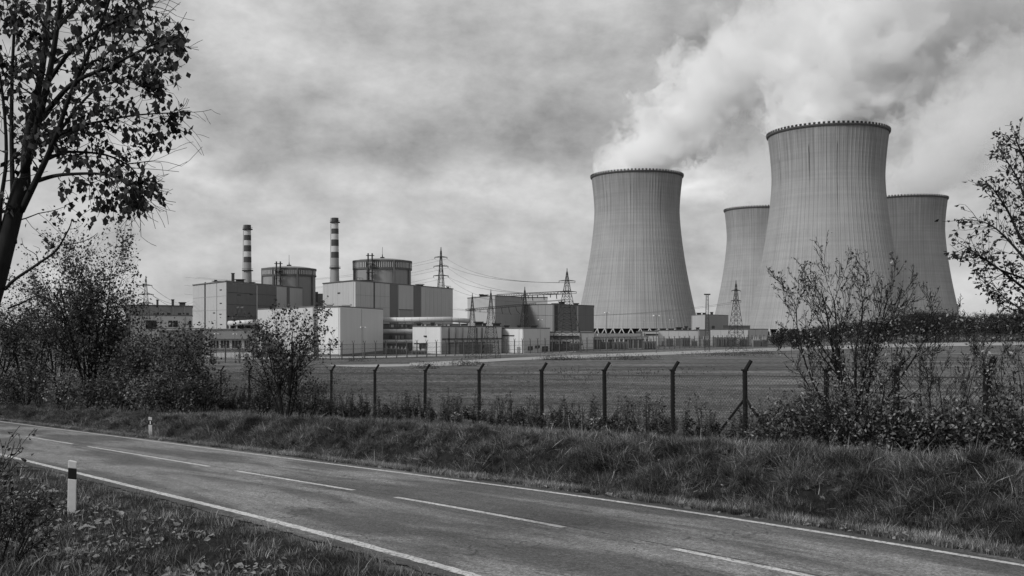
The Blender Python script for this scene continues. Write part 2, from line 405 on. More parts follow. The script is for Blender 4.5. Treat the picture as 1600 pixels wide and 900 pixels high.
def line_paint():
    M = bpy.data.materials.new('worn_line_paint'); M.use_nodes = True; N = M.node_tree.nodes; L = M.node_tree.links
    b = N['Principled BSDF']; b.inputs['Roughness'].default_value = .6
    tc = N.new('ShaderNodeTexCoord')
    def nz(sc, det):
        n = N.new('ShaderNodeTexNoise'); L.new(tc.outputs['Object'], n.inputs[0]); n.inputs['Scale'].default_value = sc; n.inputs['Detail'].default_value = det; n.inputs['Roughness'].default_value = .75; return n.outputs[0]
    def rp(v, a, c, lo, hi):
        n = N.new('ShaderNodeMapRange'); n.inputs[1].default_value = a; n.inputs[2].default_value = c; n.inputs[3].default_value = lo; n.inputs[4].default_value = hi; L.new(v, n.inputs[0]); return n.outputs[0]
    k = N.new('ShaderNodeMath'); k.operation = 'MULTIPLY'; L.new(rp(nz(16, 8), .40, .50, .11, .58), k.inputs[0]); L.new(rp(nz(1.2, 4), .3, .7, .75, 1.15), k.inputs[1])
    cb = N.new('ShaderNodeCombineColor')
    for i in range(3): L.new(k.outputs[0], cb.inputs[i])
    L.new(cb.outputs[0], b.inputs['Base Color']); return M
m_line = line_paint()
tag(ribbon('near_edge_line', -28, 130, 7.28, 7.46, .004, m_line, .15, .025), 'worn white line along the near edge of the road', kind='structure')
tag(ribbon('far_edge_line', -28, 130, 13.58, 13.72, .004, m_line, .25, .012), 'thin white line along the far edge of the road', kind='structure')
m_tar = mat('tar_seam', .035, .7, .5, (3, 3, 3), 4)
tag(ribbon('tar_seam', -20, 90, 10.855, 10.885, .002, m_tar, .12, .04), 'dark wandering tar seam beside the centre line', kind='structure')
def px_to_s(px, py):
    a, bq = (px - 800) / F, (510 - py) / F; s1, t1 = st(a, 1)
    Y = -2.36 / (bq + .046 * s1 + .028 * t1); return s1 * Y
for (a, b_) in [((40, 682), (112, 694)), ((134, 698), (328, 729)), ((372, 735.6), (555, 766)), ((620, 777), (890, 823)), ((1060, 857), (1290, 900))]:
    sa, sb = px_to_s(*a), px_to_s(*b_)
    tag(ribbon('centre_dash', min(sa, sb), max(sa, sb), 10.66, 10.80, .004, m_line, .15, .012), kind='structure')
for s0 in (66, 78, 90, -2.2, -13): tag(ribbon('centre_dash', s0 - 3, s0 + 3, 10.66, 10.80, .004, m_line, .3), kind='structure')

# pale tracks on the flat ground near the plant
def flat_strip(name, up, lo, lift, material):
    def q(p): Y = 5.95 * F / (p[1] - 510); return ((p[0] - 800) / F * Y, Y, -6 + lift)
    vs = [q(p) for p in up] + [q(p) for p in lo]; n = len(up)
    f = [(i, i + n, i + n + 1, i + 1) for i in range(n - 1)]
    me = bpy.data.meshes.new(name); me.from_pydata(vs, [], f); me.materials.append(material); me.update()
    o = bpy.data.objects.new(name, me); COL.objects.link(o); return o
tag(flat_strip('gravel_track', [(640, 567), (720, 563.2), (800, 559), (900, 554.5), (1000, 551), (1120, 546.6), (1240, 542.6), (1400, 537), (1640, 532.5)],
     [(640, 571), (720, 568), (800, 563), (900, 559.5), (1000, 556), (1120, 551.2), (1240, 547.5), (1400, 542.5), (1640, 538)], .05, m_gravel), 'pale gravel track curving past the plant fence', kind='structure')
tag(flat_strip('service_path', [(250, 573), (400, 571.3), (560, 569.6), (700, 568.2), (745, 567.5)], [(250, 577), (400, 575), (560, 573.5), (700, 571.3), (745, 570)], .045, m_gravel), 'narrow pale path crossing the field', kind='structure')
tag(flat_strip('concrete_strip', [(300, 559.2), (500, 557.3), (600, 556.2), (760, 553.2), (900, 548.5)], [(300, 561.8), (500, 559.6), (600, 558.6), (760, 555.2), (900, 550)], .03, m_gravel), 'pale concrete strip behind the plant fence', kind='structure')

# ------------------------------------------------------------------ the plant
def hit(A, B, px):
    k = (px - 800) / F; dx, dy = B[0] - A[0], B[1] - A[1]
    u = (k * A[1] - A[0]) / (dx - k * dy); return (A[0] + u * dx, A[1] + u * dy)
def slab_on(mb, A, B, pa, pb, ya, yb, out=.15, thick=.3, za=None, zb=None):
    """a box on the wall A-B between image columns pa..pb and rows ya..yb, 'out' metres proud of it"""
    p, q = hit(A, B, pa), hit(A, B, pb); Ym = (p[1] + q[1]) / 2
    z1 = za if za is not None else (510 - ya) / F * Ym; z0 = zb if zb is not None else (510 - yb) / F * Ym
    dx, dy = B[0] - A[0], B[1] - A[1]; l = math.hypot(dx, dy); nx, ny = dy / l, -dx / l
    if nx * p[0] + ny * p[1] > 0: nx, ny = -nx, -ny
    o, i = out, out - thick
    mb.prism([(p[0] + nx * o, p[1] + ny * o), (q[0] + nx * o, q[1] + ny * o), (q[0] + nx * i, q[1] + ny * i), (p[0] + nx * i, p[1] + ny * i)], min(z0, z1), max(z0, z1))
def panel(name, par, A, B, pa, pb, ya, yb, m, out=.15, thick=.3, **k):
    mb = MB(); slab_on(mb, A, B, pa, pb, ya, yb, out, thick, **k); return build(name, mb, m, par)
def cladding(par, A, B, pa, pb, z0, z1, n, m, out=.12, gap=.06, name='cladding_panel'):
    """n upright panels with open joints between two image columns"""
    a, b = hit(A, B, pa), hit(A, B, pb); dx, dy = (b[0] - a[0]) / n, (b[1] - a[1]) / n; l = math.hypot(dx, dy); g = gap / l
    nx, ny = dy / l, -dx / l
    if nx * a[0] + ny * a[1] > 0: nx, ny = -nx, -ny
    for i in range(n):
        p = (a[0] + dx * (i + g), a[1] + dy * (i + g)); q = (a[0] + dx * (i + 1 - g), a[1] + dy * (i + 1 - g)); mb = MB()
        oo = out + random.uniform(0, .02)
        mb.prism([(p[0] + nx * oo, p[1] + ny * oo), (q[0] + nx * oo, q[1] + ny * oo), (q[0] - nx * .05, q[1] - ny * .05), (p[0] - nx * .05, p[1] - ny * .05)], z0, z1)
        build(name, mb, m, par)
def block(name, label, cat, fp, z1, m, z0=-6.3, roof=.25, over=.15, roofm=None, group=None):
    c = (sum(p[0] for p in fp) / len(fp), sum(p[1] for p in fp) / len(fp))
    t = thing(name, label, cat, (c[0], c[1], z0), group)
    mb = MB(); mb.prism(fp, z0, z1); build('wall', mb, m, t)
    mb = MB(); k = [(c[0] + (p[0] - c[0]) * (1 + over / 12), c[1] + (p[1] - c[1]) * (1 + over / 12)) for p in fp]
    mb.prism(k, z1 + .002, z1 + roof); build('roof_edge', mb, roofm or m_steel, t)
    return t
def add_vents(t, spots, z, m=m_steel_d, name='roof_vent'):
    for (x, y, w, h) in spots:
        mb = MB(); mb.box((x, y, z + h / 2), (w, w, h)); mb.box((x, y, z + h + .15), (w * 1.35, w * 1.35, .3)); build(name, mb, m, t)

# --- reactor hall on the left (A)
A1, A0, A2 = XY(354, 480), XY(301.5, 526), XY(492, 581)
zA = 21.6
back = (A0[0] + A2[0] - A1[0], A0[1] + A2[1] - A1[1])
tA = block('reactor_hall', 'tall reactor hall on the left with pale end wall and dark side', 'building', [A1, A2, back, A0], zA, m_mid, roof=.5)
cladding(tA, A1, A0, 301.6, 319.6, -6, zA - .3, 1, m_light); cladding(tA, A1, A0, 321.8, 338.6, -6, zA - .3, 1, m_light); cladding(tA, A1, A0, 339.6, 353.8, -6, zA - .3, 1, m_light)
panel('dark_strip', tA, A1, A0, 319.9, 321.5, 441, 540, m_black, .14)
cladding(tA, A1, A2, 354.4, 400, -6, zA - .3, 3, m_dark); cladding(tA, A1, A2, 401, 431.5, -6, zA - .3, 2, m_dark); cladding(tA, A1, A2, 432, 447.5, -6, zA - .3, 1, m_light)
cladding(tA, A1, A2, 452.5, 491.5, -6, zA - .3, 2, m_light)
panel('dark_strip', tA, A1, A2, 448, 452, 449, 540, m_dark, .14); panel('downpipe', tA, A1, A2, 400.1, 400.9, 446, 540, m_white2, .5, .5)
for (px, y) in [(345.5, 453), (345.5, 474), (345, 491), (335, 489), (346, 507)]:
    panel('small_window', tA, A1, A0, px - 1.6, px + 1.6, y - .8, y + .8, m_black, .24)
for (px, y) in [(392, 460), (373, 461)]: panel('small_window', tA, A1, A2, px - 2.4, px + 2.4, y - .6, y + .6, m_black, .24)
for yy in (459, 477, 495): panel('seam_rail', tA, A1, A2, 355, 431, yy, yy + .5, m_black, .2, .3)
for yy in (464, 485): panel('seam_rail', tA, A1, A0, 302, 353, yy, yy + .4, m_mid, .2, .3)
def pt(px, Y): return XY(px, Y)
add_vents(tA, [(*pt(364, 500), 1.2, 4.4), (*pt(375, 520), 3.4, 2.2), (*pt(393, 540), 2.6, 1.6), (*pt(337, 505), 1, 1.2), (*pt(344, 510), 5, .8), (*pt(420, 560), 2, 1.2)], zA + .5)
# connection wing between the two halls
tW = block('stair_wing', 'narrow dark link building between the two reactor halls', 'building', [XY(489, 585), XY(506, 585), XY(506, 600), XY(489, 600)], 19.0, m_mid)
panel('dark_strip', tW, XY(489, 585), XY(506, 585), 489.5, 497, 456, 490, m_dark)

# --- reactor hall on the right (B)
B1, B0, B2 = XY(553.7, 460), XY(504.6, 493), XY(707.5, 563)
zB = 21.1; backB = (B0[0] + B2[0] - B1[0], B0[1] + B2[1] - B1[1])
tB = block('reactor_hall', 'ribbed light grey reactor hall in the middle with two dark upright strips', 'building', [B1, B2, backB, B0], zB, m_mid, roof=.4)
cladding(tB, B1, B0, 504.8, 553.2, -6, zB - .2, 6, m_light)
cladding(tB, B1, B2, 554.6, 608.5, -6, zB - .2, 7, m_light)
cladding(tB, B1, B2, 609.2, 621.5, -6, zB - .2, 1, m_dark, .10); cladding(tB, B1, B2, 622.5, 645.5, -6, zB - .2, 2, m_light)
cladding(tB, B1, B2, 646.3, 657.2, -6, zB - .2, 1, m_dark, .10); cladding(tB, B1, B2, 658, 707.2, -6, zB - .2, 8, m_light)
panel('white_downpipe', tB, B1, B2, 553.6, 554.4, 440, 540, m_white, .5, .5)
panel('door_frame', tB, B1, B2, 623, 645, 483.5, 484.6, m_black, .3); panel('roller_door', tB, B1, B2, 624, 644.5, 485, 500, m_mid, .22)
for yy in (462, 480): panel('seam_rail', tB, B1, B2, 555, 608, yy, yy + .4, m_mid, .2, .3)
panel('ladder', tB, B1, B2, 583.5, 584.5, 441, 500, m_steel_d, .4, .3)
panel('small_window', tB, B1, B0, 528, 532, 457, 459, m_black, .24)
add_vents(tB, [(*pt(540, 500), 5, .9), (*pt(656, 545), 3.5, 1.2), (*pt(700, 575), 1.2, 1.2), (*pt(563, 492), 2.4, 1.0), (*pt(572, 497), 4, 1.3)], zB + .4)
for (pa, pb) in ((556, 566), (690, 704)):
    mb = MB(); a, b = hit(B1, B2, pa), hit(B1, B2, pb)
    for f in (0, .5, 1): mb.box((a[0] + (b[0] - a[0]) * f, a[1] + (b[1] - a[1]) * f + 2, zB + 1.0), (.15, .15, 1.3))
    mb.tube([(a[0], a[1] + 2, zB + 1.6), (b[0], b[1] + 2, zB + 1.6)], .08, 4); build('roof_railing', mb, m_steel_d, tB)

# --- containment domes
def dome(px, Y, r, zt, zb, z0, label, pipes):
    x, y = XY(px, Y); t = thing('containment_dome', label, 'containment building', (x, y, z0))
    mb = MB(); mb.lathe([(r * .965, z0), (r * .965, zb + .1)], 64, (x, y)); build('drum_wall', mb, m_conc, t, True)
    mb = MB(); mb.lathe([(r * .96, zb), (r, zb + .02), (r, zb + .9), (r * .975, zb + .92), (r * .975, zt - 1.2), (r * 1.005, zt - 1.18), (r * 1.005, zt), (r * .9, zt + .03)], 64, (x, y)); build('ring_band', mb, m_conc_d, t)
    mb = MB(); mb.lathe([(r * .93, zt - .2), (r * .8, zt + .55), (r * .5, zt + 1.2), (r * .22, zt + 1.5), (0.05, zt + 1.6)], 64, (x, y)); build('roof_cap', mb, m_conc, t, True)
    proto = None
    for k in range(44):       # pale upright fins of the ring, the half that faces the lens
        a = math.pi + math.pi * (k + .5) / 44
        if proto is None:
            mb = MB(); mb.box((0, 0, 0), (.42, .55, zt - 1.25 - (zb + .95))); proto = build('band_fin', mb, m_light, t, local=True); o = proto
        else: o = proto.copy(); COL.objects.link(o); o.parent = t
        o.location = (math.cos(a) * r * .99, math.sin(a) * r * .99, (zb + .95 + zt - 1.25) / 2 - z0); o.rotation_euler.z = a
    for a in (205, 248, 300, 340):
        mb = MB(); mb.box((x + math.cos(R(a)) * r * .985, y + math.sin(R(a)) * r * .985, (z0 + zt) / 2), (1.0, 1.0, zt - z0)); build('buttress', mb, m_conc_d, t)
    mb = MB(); mb.tube([(x, y, zt + 1.4), (x, y, zt + 4.4)], [.5, .12], 5); mb.tube([(x, y, zt + 4), (x, y, zt + 8)], .1, 4); mb.box((x, y, zt + 1.9), (2.2, 2.2, .9)); build('antenna', mb, m_steel_d, t)
    px2 = pipes; xx = (px2 - 800) / F * (Y - r)
    for dx in (-1.1, 1.1):
        mb = MB(); mb.tube([(xx + dx, Y - r - 1.6, z0 + 1), (xx + dx, Y - r - 1.6, zt + 3.2)], .42, 6); build('stack_pipe', mb, m_steel_d, t)
    for z in np.linspace(z0 + 3, zt + 2, 7):
        mb = MB(); mb.box((xx, Y - r - 1.4, float(z)), (4.2, 2.6, .3)); build('stair_landing', mb, m_steel_d, t)
    return t
dome(451.7, 575, 15.5, 33.2, 28.6, 8, 'round containment drum of the left reactor behind the dark hall wall', 436)
dome(597.5, 560, 16.6, 36.6, 31.5, 8, 'larger round containment drum behind the ribbed hall with twin stair pipes', 579)

# --- striped chimneys
def chimney(px, Y, ytop, ybase, rings, label, w0, w1):
    x, y = XY(px, Y); zt, z0 = (510 - ytop) / F * Y, 8.0; zb = (510 - ybase) / F * Y
    t = thing('striped_chimney', label, 'chimney', (x, y, z0), 'banded ventilation chimneys')
    r0, r1 = w0 / 2 / F * Y, w1 / 2 / F * Y
    rr = lambda z: r1 + (r0 - r1) * ((z - zb) / (zt - zb)) ** .8 if z > zb else r1
    ys = rings
    for i in range(len(ys) - 1):
        za, zc = (510 - ys[i + 1]) / F * Y, (510 - ys[i]) / F * Y; mb = MB()
        e = .06 if i % 2 == 0 else 0
        mb.lathe([(rr(za) + e, za), (rr(zc) + e, zc), (rr(zc) - .5, zc)], 24, (x, y)); build('dark_band' if i % 2 == 0 else 'pale_band', mb, m_band_d if i % 2 == 0 else m_band_l, t, False)
    za = (510 - ys[-1]) / F * Y; mb = MB(); mb.lathe([(r1 * 1.05, z0), (r1 * 1.02, zb), (rr(zb + 6), zb + 6), (rr(za), za)], 24, (x, y)); build('shaft', mb, m_ch, t)
    for yy in (ytop + 7.5, (ys[-1] + ybase) / 2 - 3):
        z = (510 - yy) / F * Y; mb = MB(); mb.lathe([(rr(z) - .1, z), (rr(z) + .9, z), (rr(z) + .9, z + .5), (rr(z) - .1, z + .5)], 24, (x, y))
        mb.lathe([(rr(z) + .85, z + 1.2), (rr(z) + .9, z + 1.3)], 24, (x, y)); build('gallery', mb, m_steel_d, t)
    mb = MB(); mb.tube([(x - rr(zb) - .3, y - 1.0, z0), (x - rr(zt) - .2, y - 1.0, zt)], .12, 4); build('ladder', mb, m_steel_d, t)
chimney(386.8, 540, 351.5, 443, [351.5, 359.5, 367.5, 375.5, 383.5, 393, 401.5, 410], 'shorter banded chimney rising from the left reactor hall', 10.2, 12.6)
chimney(523.4, 545, 340.5, 442, [340.5, 348.5, 357.5, 365.5, 374.5, 384.5, 393.8, 403], 'taller banded chimney between the two containment drums', 10.6, 13.2)

# --- pale blocks in front
C0, C1 = XY(403, 236), XY(490, 203)
tC = block('storage_block', 'pale windowless block behind the small middle tree', 'building', [C0, C1, XY(498, 255), XY(420, 275)], 3.95, m_white2)
cladding(tC, C0, C1, 403.3, 489.7, -5.9, 3.85, 3, m_white2)
D0, D1, D2 = XY(497, 203), XY(530, 198), XY(598, 231)
tD = block('storage_block', 'tall pale flat-roofed block with one upright seam right of the small tree', 'building', [D0, D1, D2, (D0[0] + D2[0] - D1[0], D0[1] + D2[1] - D1[1] + 20)], 3.86, m_white)
cladding(tD, D0, D1, 497.3, 529.7, -5.6, 3.7, 1, m_white, name='wall_panel'); cladding(tD, D1, D2, 530.3, 563.8, -5.6, 3.7, 1, m_white2, name='wall_panel'); cladding(tD, D1, D2, 564.4, 597.7, -5.6, 3.7, 1, m_white2, name='wall_panel')
panel('corner_trim', tD, D1, D2, 529.8, 530.6, 480.5, 555, m_white, .22, .3)
mb = MB(); 
slab_on(mb, D0, D1, 497, 530, 0, 0, .2, .4, za=-5.6, zb=-6.2); slab_on(mb, D1, D2, 530, 598, 0, 0, .2, .4, za=-5.6, zb=-6.2); build('plinth', mb, m_dark, tD)
for px in (516, 587, 592): panel('wall_hatch', tD, D1 if px > 530 else D0, D2 if px > 530 else D1, px, px + 1.6, 552.5, 555, m_dark, .25)
add_vents(tD, [(*pt(515, 215), 1.2, .5), (*pt(541, 222), 1.6, .5)], 4.15, m_white2)

# --- low halls on the far left
G0, G1 = XY(196, 300), XY(301, 318)
tG = block('office_building', 'long grey office building with a window row, far left behind the shrubs', 'building', [G0, G1, XY(301, 350), XY(196, 340)], 6.4, m_mid)
for (pa, pb) in [(240, 248), (250.5, 256.5), (261, 266.5), (278, 283), (291, 295)]: panel('window', tG, G0, G1, pa, pb, 489, 492.5, m_glass, .06)
for px in (249, 269.5, 287): panel('downpipe', tG, G0, G1, px - .3, px + .3, 479, 494, m_light, .3)
add_vents(tG, [(*pt(270, 312), .6, 1.6), (*pt(285, 312), 1.4, .7), (*pt(246, 308), .5, 1.4)], 6.6)
H0, H1 = XY(204, 262), XY(300.5, 276)
tH = block('annex_building', 'pale low annex with big dark openings in front of the grey office', 'building', [H0, H1, XY(301, 300), XY(204, 290)], 2.9, m_white2)
for (pa, pb, ya, yb) in [(228, 244.5, 500.5, 514), (263, 269.3, 501, 511), (270.5, 277.5, 501, 511), (295, 299, 501, 511)]: panel('window', tH, H0, H1, pa, pb, ya, yb, m_black, .08)
for px in (251.5, 290): panel('pilaster', tH, H0, H1, px - .4, px + .4, 495, 515, m_light, .3)
panel('balcony_edge', tH, H0, H1, 248, 299, 511.5, 513.5, m_white, .9, 1.0)
I0, I1 = XY(248, 205), XY(318, 212)
tI = block('garage_building', 'low plain grey building behind the rounded left shrub', 'building', [I0, I1, XY(318, 240), XY(248, 235)], -.6, m_mid)
panel('parapet', tI, I0, I1, 248, 317.6, 513.5, 516, m_white2, .3, .5)
J0, J1, J2 = XY(317, 196), XY(392, 198), XY(403, 210)
tJ = block('workshop_building', 'low workshop with a row of dark windows under a grey fascia', 'building', [J0, J1, J2, XY(403, 232), XY(317, 225)], -.75, m_light)
panel('fascia', tJ, J0, J1, 317.5, 391, 518, 529.5, m_mid, .5, .6)
for (pa, pb) in [(308.5, 315), (329, 341.5), (345, 358), (362.5, 377), (382, 390.5)]:
    if pa < 317: continue
    w = panel('window', tJ, J0, J1, pa, pb, 532, 543.5, m_black, .06)
    for f in (.33, .66): panel('mullion', w, J0, J1, pa + (pb - pa) * f - .25, pa + (pb - pa) * f + .25, 532, 543.5, m_light, .14, .1)
panel('ledge', tJ, J0, J1, 317.5, 391.5, 543.8, 546, m_mid, .6, .7)
K0, K1 = XY(322, 186), XY(392.5, 187)
tK = block('fence_side_shed', 'long low white shed wall with small doors below the workshop', 'shed', [K0, K1, XY(392.5, 192), XY(322, 191)], -4.85, m_white2, z0=-6.2, roof=.15)
cladding(tK, K0, K1, 322.5, 392, -6, -4.9, 9, m_white2, .08, .04)
for (pa, pb) in [(329.5, 334), (372, 375.5), (384.5, 388.5)]: panel('door', tK, K0, K1, pa, pb, 552.5, 559.5, m_dark, .16)
# rounded duct bridge
tR = thing('duct_bridge', 'pale rounded covered duct running into the pale block, left of it', 'duct', (*XY(380, 225), 0))
mb = MB(); pa_, pb_ = P(357.5, 505.5, 226), P(404, 503, 224)
mb.tube([pa_, pb_], .62, 10); build('duct_jacket', mb, m_pipe, tR, True)
mb = MB()
for px in (359, 370, 382, 393, 400):
    q = P(px, 508, 225.5); mb.box((q.x, q.y, -1.0 + .3), (.3, .3, 2.6))
mb.box(((pa_.x + pb_.x) / 2, 225.5, -1.1), (6.6, .9, .35)); build('support_frame', mb, m_light, tR)
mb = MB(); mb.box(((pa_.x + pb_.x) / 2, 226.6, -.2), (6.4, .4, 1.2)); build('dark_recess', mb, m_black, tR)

# --- pipe racks between the blocks
tP = thing('pipe_rack', 'stack of three thick pale pipes on a steel rack between the pale blocks', 'pipe rack', (*XY(640, 236), -6))
for (px0, px1, y, r, m) in [(596, 706, 500.2, .62, m_pipe), (596, 646, 517.5, .5, m_pipe), (596, 646, 533.5, .42, m_pipe)]:
    mb = MB(); a, b = P(px0, y, 238), P(px1, y - (1.2 if px1 > 700 else 0), 236); mb.tube([a, b], r, 12); pp = build('pipe', mb, m, tP, True)
    mb = MB()
    for k in range(1, int((px1 - px0) / 12)):
        q = a.lerp(b, k / ((px1 - px0) / 12)); mb.tube([(q.x - .06, q.y, q.z), (q.x + .06, q.y, q.z)], r * 1.06, 12)
    build('pipe_joint', mb, m_light, pp)
mb = MB(); mb.tube([P(705, 499.5, 236), P(732, 501.5, 240)], .58, 12); build('pipe', mb, m_light, tP, True)
for px in (598, 610, 621.5, 633, 644, 660, 676, 692, 704, 718, 730):
    q = XY(px, 239.5); mb = MB(); zt_ = .9 if px > 646 else 1.0; mb.box((q[0], q[1], (-6 + zt_) / 2), (.25, .25, 6 + zt_)); build('rack_post', mb, m_steel, tP)
for z in (.55, -.3, -2.0, -4.3):
    mb = MB(); a, b = XY(597, 239.2), XY(646 if z < 0.3 else 731, 239.2); mb.box(((a[0] + b[0]) / 2, 239.2, z), (b[0] - a[0], .22, .22)); build('rack_beam', mb, m_steel, tP)
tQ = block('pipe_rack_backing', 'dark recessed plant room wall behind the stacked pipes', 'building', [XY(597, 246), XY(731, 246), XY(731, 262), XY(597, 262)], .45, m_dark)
for i, px in enumerate(range(600, 728, 9)):
    for (ya, yb) in ((506, 512), (524, 530), (540, 549)):
        if random.random() < .6: panel('equipment_panel', tQ, XY(597, 246), XY(731, 246), px, px + random.uniform(3, 7), ya + .5, yb - .5, random.choice([m_light, m_mid, m_black, m_steel]), .4, .5)

# --- pale low blocks right of the pipes
def lowblock(name, label, cor, z1, mats, z0=-6.3, depth=22):
    pts = [XY(*c) for c in cor]; bk = [(pts[-1][0] * 1.0 + 1, pts[-1][1] + depth), (pts[0][0] + 1, pts[0][1] + depth)]
    t = block(name, label, 'building', pts + bk, z1, mats[0]); return t, pts
tL, p_ = lowblock('pump_house', 'pale square pump house with a small dark sign beside the stacked pipes', [(645, 226), (689, 214)], -.12, [m_white])
cladding(tL, p_[0], p_[1], 645.3, 688.7, -5.9, -.2, 2, m_white); panel('sign_plate', tL, p_[0], p_[1], 664, 668, 524.3, 526.2, m_black, .35)
mb = MB(); slab_on(mb, p_[0], p_[1], 657, 669, 536, 538, 1.6, 1.7); slab_on(mb, p_[0], p_[1], 665, 666.5, 538, 553, 1.6, .3); build('porch', mb, m_steel_d, tL)
tM, p_ = lowblock('switch_house', 'long light grey switch building with a dark gutter line behind two lattice gantries', [(689.6, 216), (783, 224)], -.12, [m_light])
cladding(tM, p_[0], p_[1], 690, 782.6, -3.6, -.2, 4, m_light)
for px in (700.5, 711, 722, 744, 752): panel('downpipe', tM, p_[0], p_[1], px, px + .5, 512, 553, random.choice([m_steel_d, m_steel]), .45, .3)
panel('gutter', tM, p_[0], p_[1], 690, 783, 528.6, 530.2, m_black, .4, .4)
for (pa, pb, ya, yb, m) in [(700, 755, 535, 536.6, m_steel_d), (690, 700, 537, 553, m_mid), (703, 716, 538, 553, m_mid), (718, 722, 538, 553, m_dark), (725, 737, 538, 552, m_dark), (741, 752, 538, 552, m_steel), (755, 767, 538, 552, m_dark), (770, 781, 538, 552, m_light)]:
    panel('door_bay' if yb > 540 else 'canopy_edge', tM, p_[0], p_[1], pa, pb, ya, yb, m, .3 if yb > 540 else 1.0, .4)
tN, p_ = lowblock('control_house', 'white flat-roofed control house with a dark slot window, below the middle gantry', [(782.5, 228), (817.5, 221), (858.5, 236)], -.55, [m_white])
cladding(tN, p_[0], p_[1], 783, 817.2, -5.9, -.6, 1, m_white, name='wall_panel'); cladding(tN, p_[1], p_[2], 818, 858, -5.9, -.6, 1, m_white2, name='wall_panel')
panel('slot_window', tN, p_[0], p_[1], 786.5, 804.5, 523.6, 525, m_black, .25)
for (pa, pb, ya, yb) in [(824, 831, 541, 547.5), (835, 842, 539.8, 544), (846, 855, 541, 549)]: panel('window', tN, p_[1], p_[2], pa, pb, ya, yb, m_glass, .25)
panel('door', tN, p_[0], p_[1], 809, 814, 542, 551, m_mid, .25)
add_vents(tN, [(*pt(792, 236), 1.0, .3), (*pt(811, 234), .8, .35), (*pt(834, 240), 1.4, .3)], -.3)
add_vents(tM, [(*pt(748, 226), 1.6, .7), (*pt(757, 230), .8, .4), (*pt(776, 230), 1.6, .4)], .1)
add_vents(tL, [(*pt(655, 232), .9, .4), (*pt(676, 226), .7, .5)], .1)
tO, p_ = lowblock('cable_house', 'low shed with a dark open front behind the tallest gantry', [(858, 250), (905, 252)], -1.55, [m_dark])
panel('fascia', tO, p_[0], p_[1], 858.5, 904.5, 520, 524.5, m_white2, .5, .6); panel('middle_beam', tO, p_[0], p_[1], 858.5, 904.5, 531, 533.6, m_white2, .5, .6)
for i in range(9):
    pa = 860 + i * 5; panel('equipment_panel', tO, p_[0], p_[1], pa, pa + 3, 534.5 + random.random() * 4, 547, random.choice([m_white2, m_light, m_steel, m_mid]), .3, .4)
tO2, p_ = lowblock('gate_house', 'small plain pale block at the foot of the left cooling tower', [(903, 254), (928, 262)], -1.65, [m_light])
cladding(tO2, p_[0], p_[1], 908, 927.7, -5.9, -1.9, 2, m_white)
tU, p_ = lowblock('covered_walkway', 'long low canopy with dark bays in front of the left cooling tower', [(928, 268), (1012, 280)], -3.1, [m_dark], depth=8)
panel('fascia', tU, p_[0], p_[1], 928.5, 1011.5, 527, 530.5, m_light, .5, .6); panel('upper_fascia', tU, p_[0], p_[1], 928.5, 995, 521.8, 524.6, m_white2, 1.5, .5)
for i in range(10):
    pa = 931 + i * 8; panel('post', tU, p_[0], p_[1], pa, pa + 1.1, 531, 546, random.choice([m_light, m_white2, m_steel]), .5, .4)
tU2 = block('stair_house', 'small dark hut between the canopy and the white wall', 'building', [XY(994, 290), XY(1004, 290), XY(1004, 300), XY(994, 300)], -1.7, m_dark)
tU3, p_ = lowblock('service_hut', 'low grey hut with dark gutters just left of the white wall', [(1006, 300), (1029, 300)], -1.6, [m_light], depth=10)
panel('gutter', tU3, p_[0], p_[1], 1009, 1028, 521.5, 523, m_black, .3)
def whitewall(pa, pb, Ya, Yb, z1, label, m, n):
    t, q = lowblock('white_hall', label, [(pa, Ya), (pb, Yb)], z1, [m], depth=14); cladding(t, q[0], q[1], pa + .4, pb - .4, -5.9, z1 - .1, n, m); return t, q
t1, q1 = whitewall(1028.5, 1091.5, 304, 308, -1.35, 'bright white low hall under the right flank of the left cooling tower', m_white, 4)
for (pa, pb, ya, yb) in [(1055, 1065, 528.5, 543), (1070, 1076, 528, 543), (1034, 1037, 533, 543), (1044, 1051, 529, 541), (1080, 1084, 530, 543)]: panel('doorway', t1, q1[0], q1[1], pa, pb, ya, yb, random.choice([m_dark, m_mid, m_steel]), .3)
add_vents(t1, [(*pt(1061, 312), 1.4, .6), (*pt(1072, 312), .8, .9), (*pt(1090, 312), .8, .5)], -1.1)
t2, q2 = whitewall(1092, 1109.5, 306, 308, -1.2, 'grey link block between the two white halls', m_mid, 1)
t3, q3 = whitewall(1110, 1169, 308, 312, -1.05, 'second white low hall left of the big cooling tower', m_white, 4)
for (pa, pb) in [(1119, 1131), (1139, 1147), (1157, 1165), (1113, 1116)]: panel('transformer_bay', t3, q3[0], q3[1], pa, pb, 526.5, 543, m_dark, 1.2, 1.3)
t4, q4 = whitewall(1169.5, 1200, 314, 322, -1.0, 'light grey low hall touching the foot of the big cooling tower', m_light, 3)
t5 = block('far_hall', 'mid grey two-tone block seen between the cooling towers', 'building', [XY(1080, 600), XY(1102, 560), XY(1138, 600), XY(1120, 660)], 6.6, m_mid)
cladding(t5, XY(1080, 600), XY(1102, 560), 1082, 1101.5, -5.9, 6.4, 1, m_light); cladding(t5, XY(1102, 560), XY(1138, 600), 1102.4, 1137.6, -5.9, 6.4, 3, m_mid)
panel('small_window', t5, XY(1102, 560), XY(1138, 600), 1112, 1116, 509, 514, m_black, .3); add_vents(t5, [(*pt(1092, 590), 2.2, 1.0), (*pt(1100, 590), 1.4, 1.0), (*pt(1112, 600), 1.4, 1.6)], 6.8)
t6 = block('far_pipe_bridge', 'low dark pipe bridge at the foot of the hidden rear cooling tower', 'pipe bridge', [XY(1130, 560), XY(1172, 570), XY(1172, 575), XY(1130, 565)], .3, m_dark, z0=-1.6)

